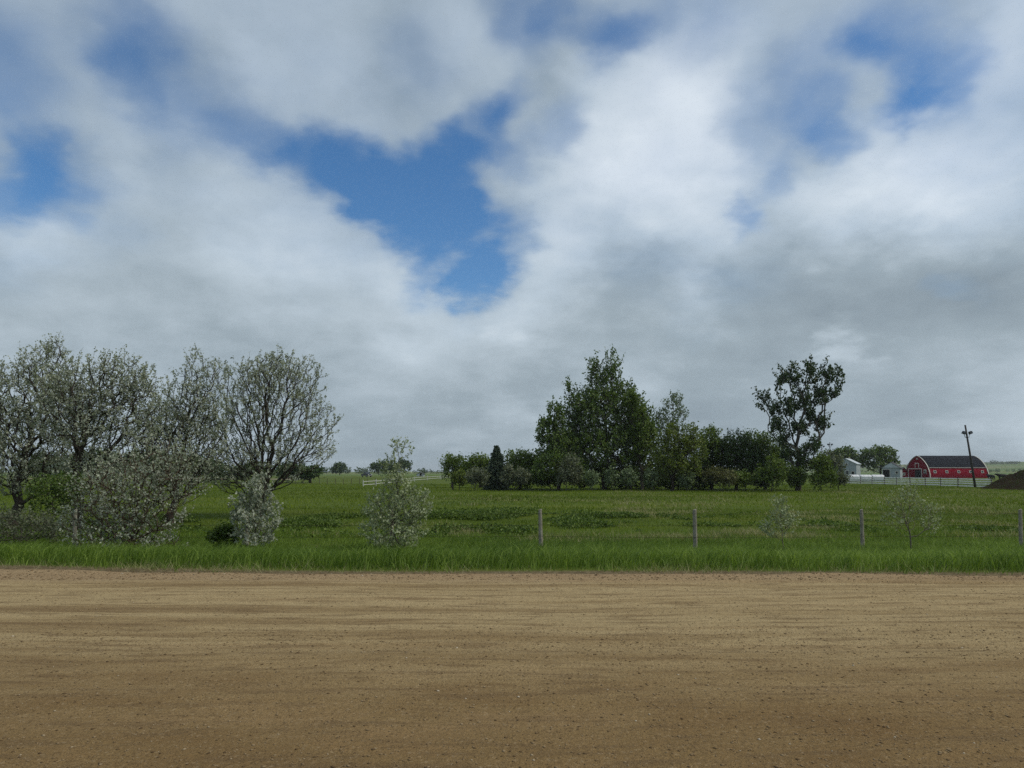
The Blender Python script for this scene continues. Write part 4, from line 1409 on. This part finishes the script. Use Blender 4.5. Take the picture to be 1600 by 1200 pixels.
def cow(label, px, D, rotz, zadd=0.0):
    x = px_x(px, D)
    z = float(ground_z(x, D)) + zadd
    v_ = [(0, 0, 1.05), (.45, 0, 1.08), (-.5, 0, 1.02), (-.85, 0, 1.12), (.8, 0, 1.12), (1.12, 0, 1.32), (1.35, 0, 1.42), (1.62, 0, 1.22)]
    e_ = [(0, 1), (0, 2), (2, 3), (1, 4), (4, 5), (5, 6), (6, 7)]
    r_ = [(.36, .40), (.34, .40), (.34, .38), (.26, .30), (.24, .32), (.17, .22), (.14, .17), (.08, .09)]
    for (px_, i0) in ((.62, 4), (-.72, 3)):
        for sy in (-1, 1):
            k = len(v_)
            hind = px_ < 0
            v_ += [(px_ + (.02 if not hind else -.05), sy * .2, .85), (px_ + (.02 if not hind else .08), sy * .21, .55), (px_ + (0 if not hind else -.10), sy * .21, .30), (px_ + (.0 if not hind else -.06), sy * .21, .02)]
            e_ += [(i0, k), (k, k + 1), (k + 1, k + 2), (k + 2, k + 3)]
            r_ += [(.15, .17), (.10, .10), (.065, .065), (.06, .06)]
    k = len(v_)
    v_ += [(-1.0, 0, 1.2), (-1.06, 0, .8), (-1.04, 0, .5)]
    e_ += [(3, k), (k, k + 1), (k + 1, k + 2)]
    r_ += [(.06, .06), (.025, .025), (.04, .04)]
    for sy in (-1, 1):
        k = len(v_)
        v_.append((1.32, sy * .28, 1.46))
        e_.append((6, k))
        r_.append((.05, .03))
    me = bpy.data.meshes.new('cow')
    me.from_pydata(v_, e_, [])
    o = bpy.data.objects.new('cow', me)
    C.objects.link(o)
    md = o.modifiers.new('skin', 'SKIN')
    for i, r in enumerate(r_):
        me.skin_vertices[0].data[i].radius = r
    me.skin_vertices[0].data[0].use_root = True
    s = o.modifiers.new('sub', 'SUBSURF')
    s.levels = s.render_levels = 2
    me.materials.append(COW)
    o.location = (x, D, z)
    o.rotation_euler = (0, 0, rotz)
    o['label'], o['category'], o['group'] = label, 'cow', 'black cattle near the dirt pile'
    return o


cow('black cow facing left behind the dirt pile crest', 1566, 150, math.pi * 0.93, .5)
cow('black cow seen end-on between the barn and the dirt pile', 1548, 165, math.pi * 0.52, .2)

# ------------------------------------------------------------------ dark pickup truck far left
TP = paint('dark_truck_paint', (.016, .017, .022), 0.3, 0.1, 3, 0.5)
TYRE = paint('tyre_rubber', (.012, .012, .012), 0.9, 0.1, 3)
RIM = paint('wheel_rim', (.35, .35, .36), 0.4, 0.1, 3, 0.5, .6)
LIGHTG = paint('lamp_lens', (.6, .6, .56), 0.2, 0.05, 3, 0.5)
TD = 262.0
tx = px_x(573, TD)
truck = thing('pickup_truck', (tx, TD, float(ground_z(tx, TD)) + 0.02), 'dark pickup truck parked far off in the left field', 'truck', rotz=math.radians(-48))
body = [(-2.6, .55), (2.55, .55), (2.65, .8), (2.6, 1.1), (1.35, 1.22), (.75, 1.25), (-.9, 1.25), (-2.6, 1.22)]
MB().prism(body, -.95, .95).build('body', TP, truck)
cab = [(-.85, 1.26), (1.2, 1.26), (.55, 1.88), (-.7, 1.90)]
cb_ = MB().prism(cab, -.82, .82).build('cab', TP, truck)
MB().prism([(-.68, 1.32), (.12, 1.32), (.12, 1.80), (-.6, 1.80)], -.84, -.83).prism([(.2, 1.32), (.95, 1.32), (.5, 1.80), (.2, 1.80)], -.84, -.83).build('window', GLASS, cb_)
MB().prism([(-.68, 1.32), (.12, 1.32), (.12, 1.80), (-.6, 1.80)], .83, .84).prism([(.2, 1.32), (.95, 1.32), (.5, 1.80), (.2, 1.80)], .83, .84).build('window', GLASS, cb_)
MB().add([(1.17, -.72, 1.31), (1.17, .72, 1.31), (.61, .66, 1.85), (.61, -.66, 1.85)], [(0, 1, 2, 3)]).build('windscreen', GLASS, cb_)
for (wx, wy) in ((1.65, -.85), (1.65, .85), (-1.6, -.85), (-1.6, .85)):
    w_ = MB().tube([(wx, wy - .12, .40), (wx, wy + .12, .40)], .40, 16).build('wheel', TYRE, truck)
    sg = 1 if wy > 0 else -1
    MB().tube([(wx, wy + sg * .10, .40), (wx, wy + sg * .14, .40)], .23, 12).build('rim', RIM, w_)
for wy in (-.7, .7):
    MB().box((2.64, wy, .95), (.08, .35, .2)).build('headlight', LIGHTG, truck)
MB().box((2.68, 0, .62), (.12, 1.8, .2)).build('bumper', RIM, truck)

# distant dirt lane by the truck
lane = paint('lane_dirt', (.27, .21, .15), 0.95, 0.2, .5)
xs = np.linspace(-240, -62, 60)
vs, fs = [], []
for k, x in enumerate(xs):
    yc = 205 + 8 * math.sin(k * .07)
    for dy in (-5, 5):
        vs.append((x, yc + dy, float(ground_z(x, yc + dy)) + .06))
for k in range(len(xs) - 1):
    fs.append((2 * k, 2 * k + 2, 2 * k + 3, 2 * k + 1))
kind(link('dirt_lane', mesh_np('dirt_lane', np.array(vs), np.array(fs), lane)), 'structure', 'pale dirt lane far off in the left field')

# ------------------------------------------------------------------ air
hz = bpy.data.materials.new('haze')
hz.use_nodes = True
hz.node_tree.nodes.clear()
q = G(hz.node_tree)
pv = q.n('ShaderNodeVolumePrincipled')
pv.inputs['Color'].default_value = (.86, .92, .97, 1)
pv.inputs['Density'].default_value = 0.00013
pv.inputs['Anisotropy'].default_value = 0.2
q.t.links.new(pv.outputs[0], q.n('ShaderNodeOutputMaterial').inputs['Volume'])
o = MB().box((0, 2000, 20), (13500, 11000, 74)).build('haze', hz)
kind(o, 'stuff', 'thin pale summer haze over the fields', 'haze')
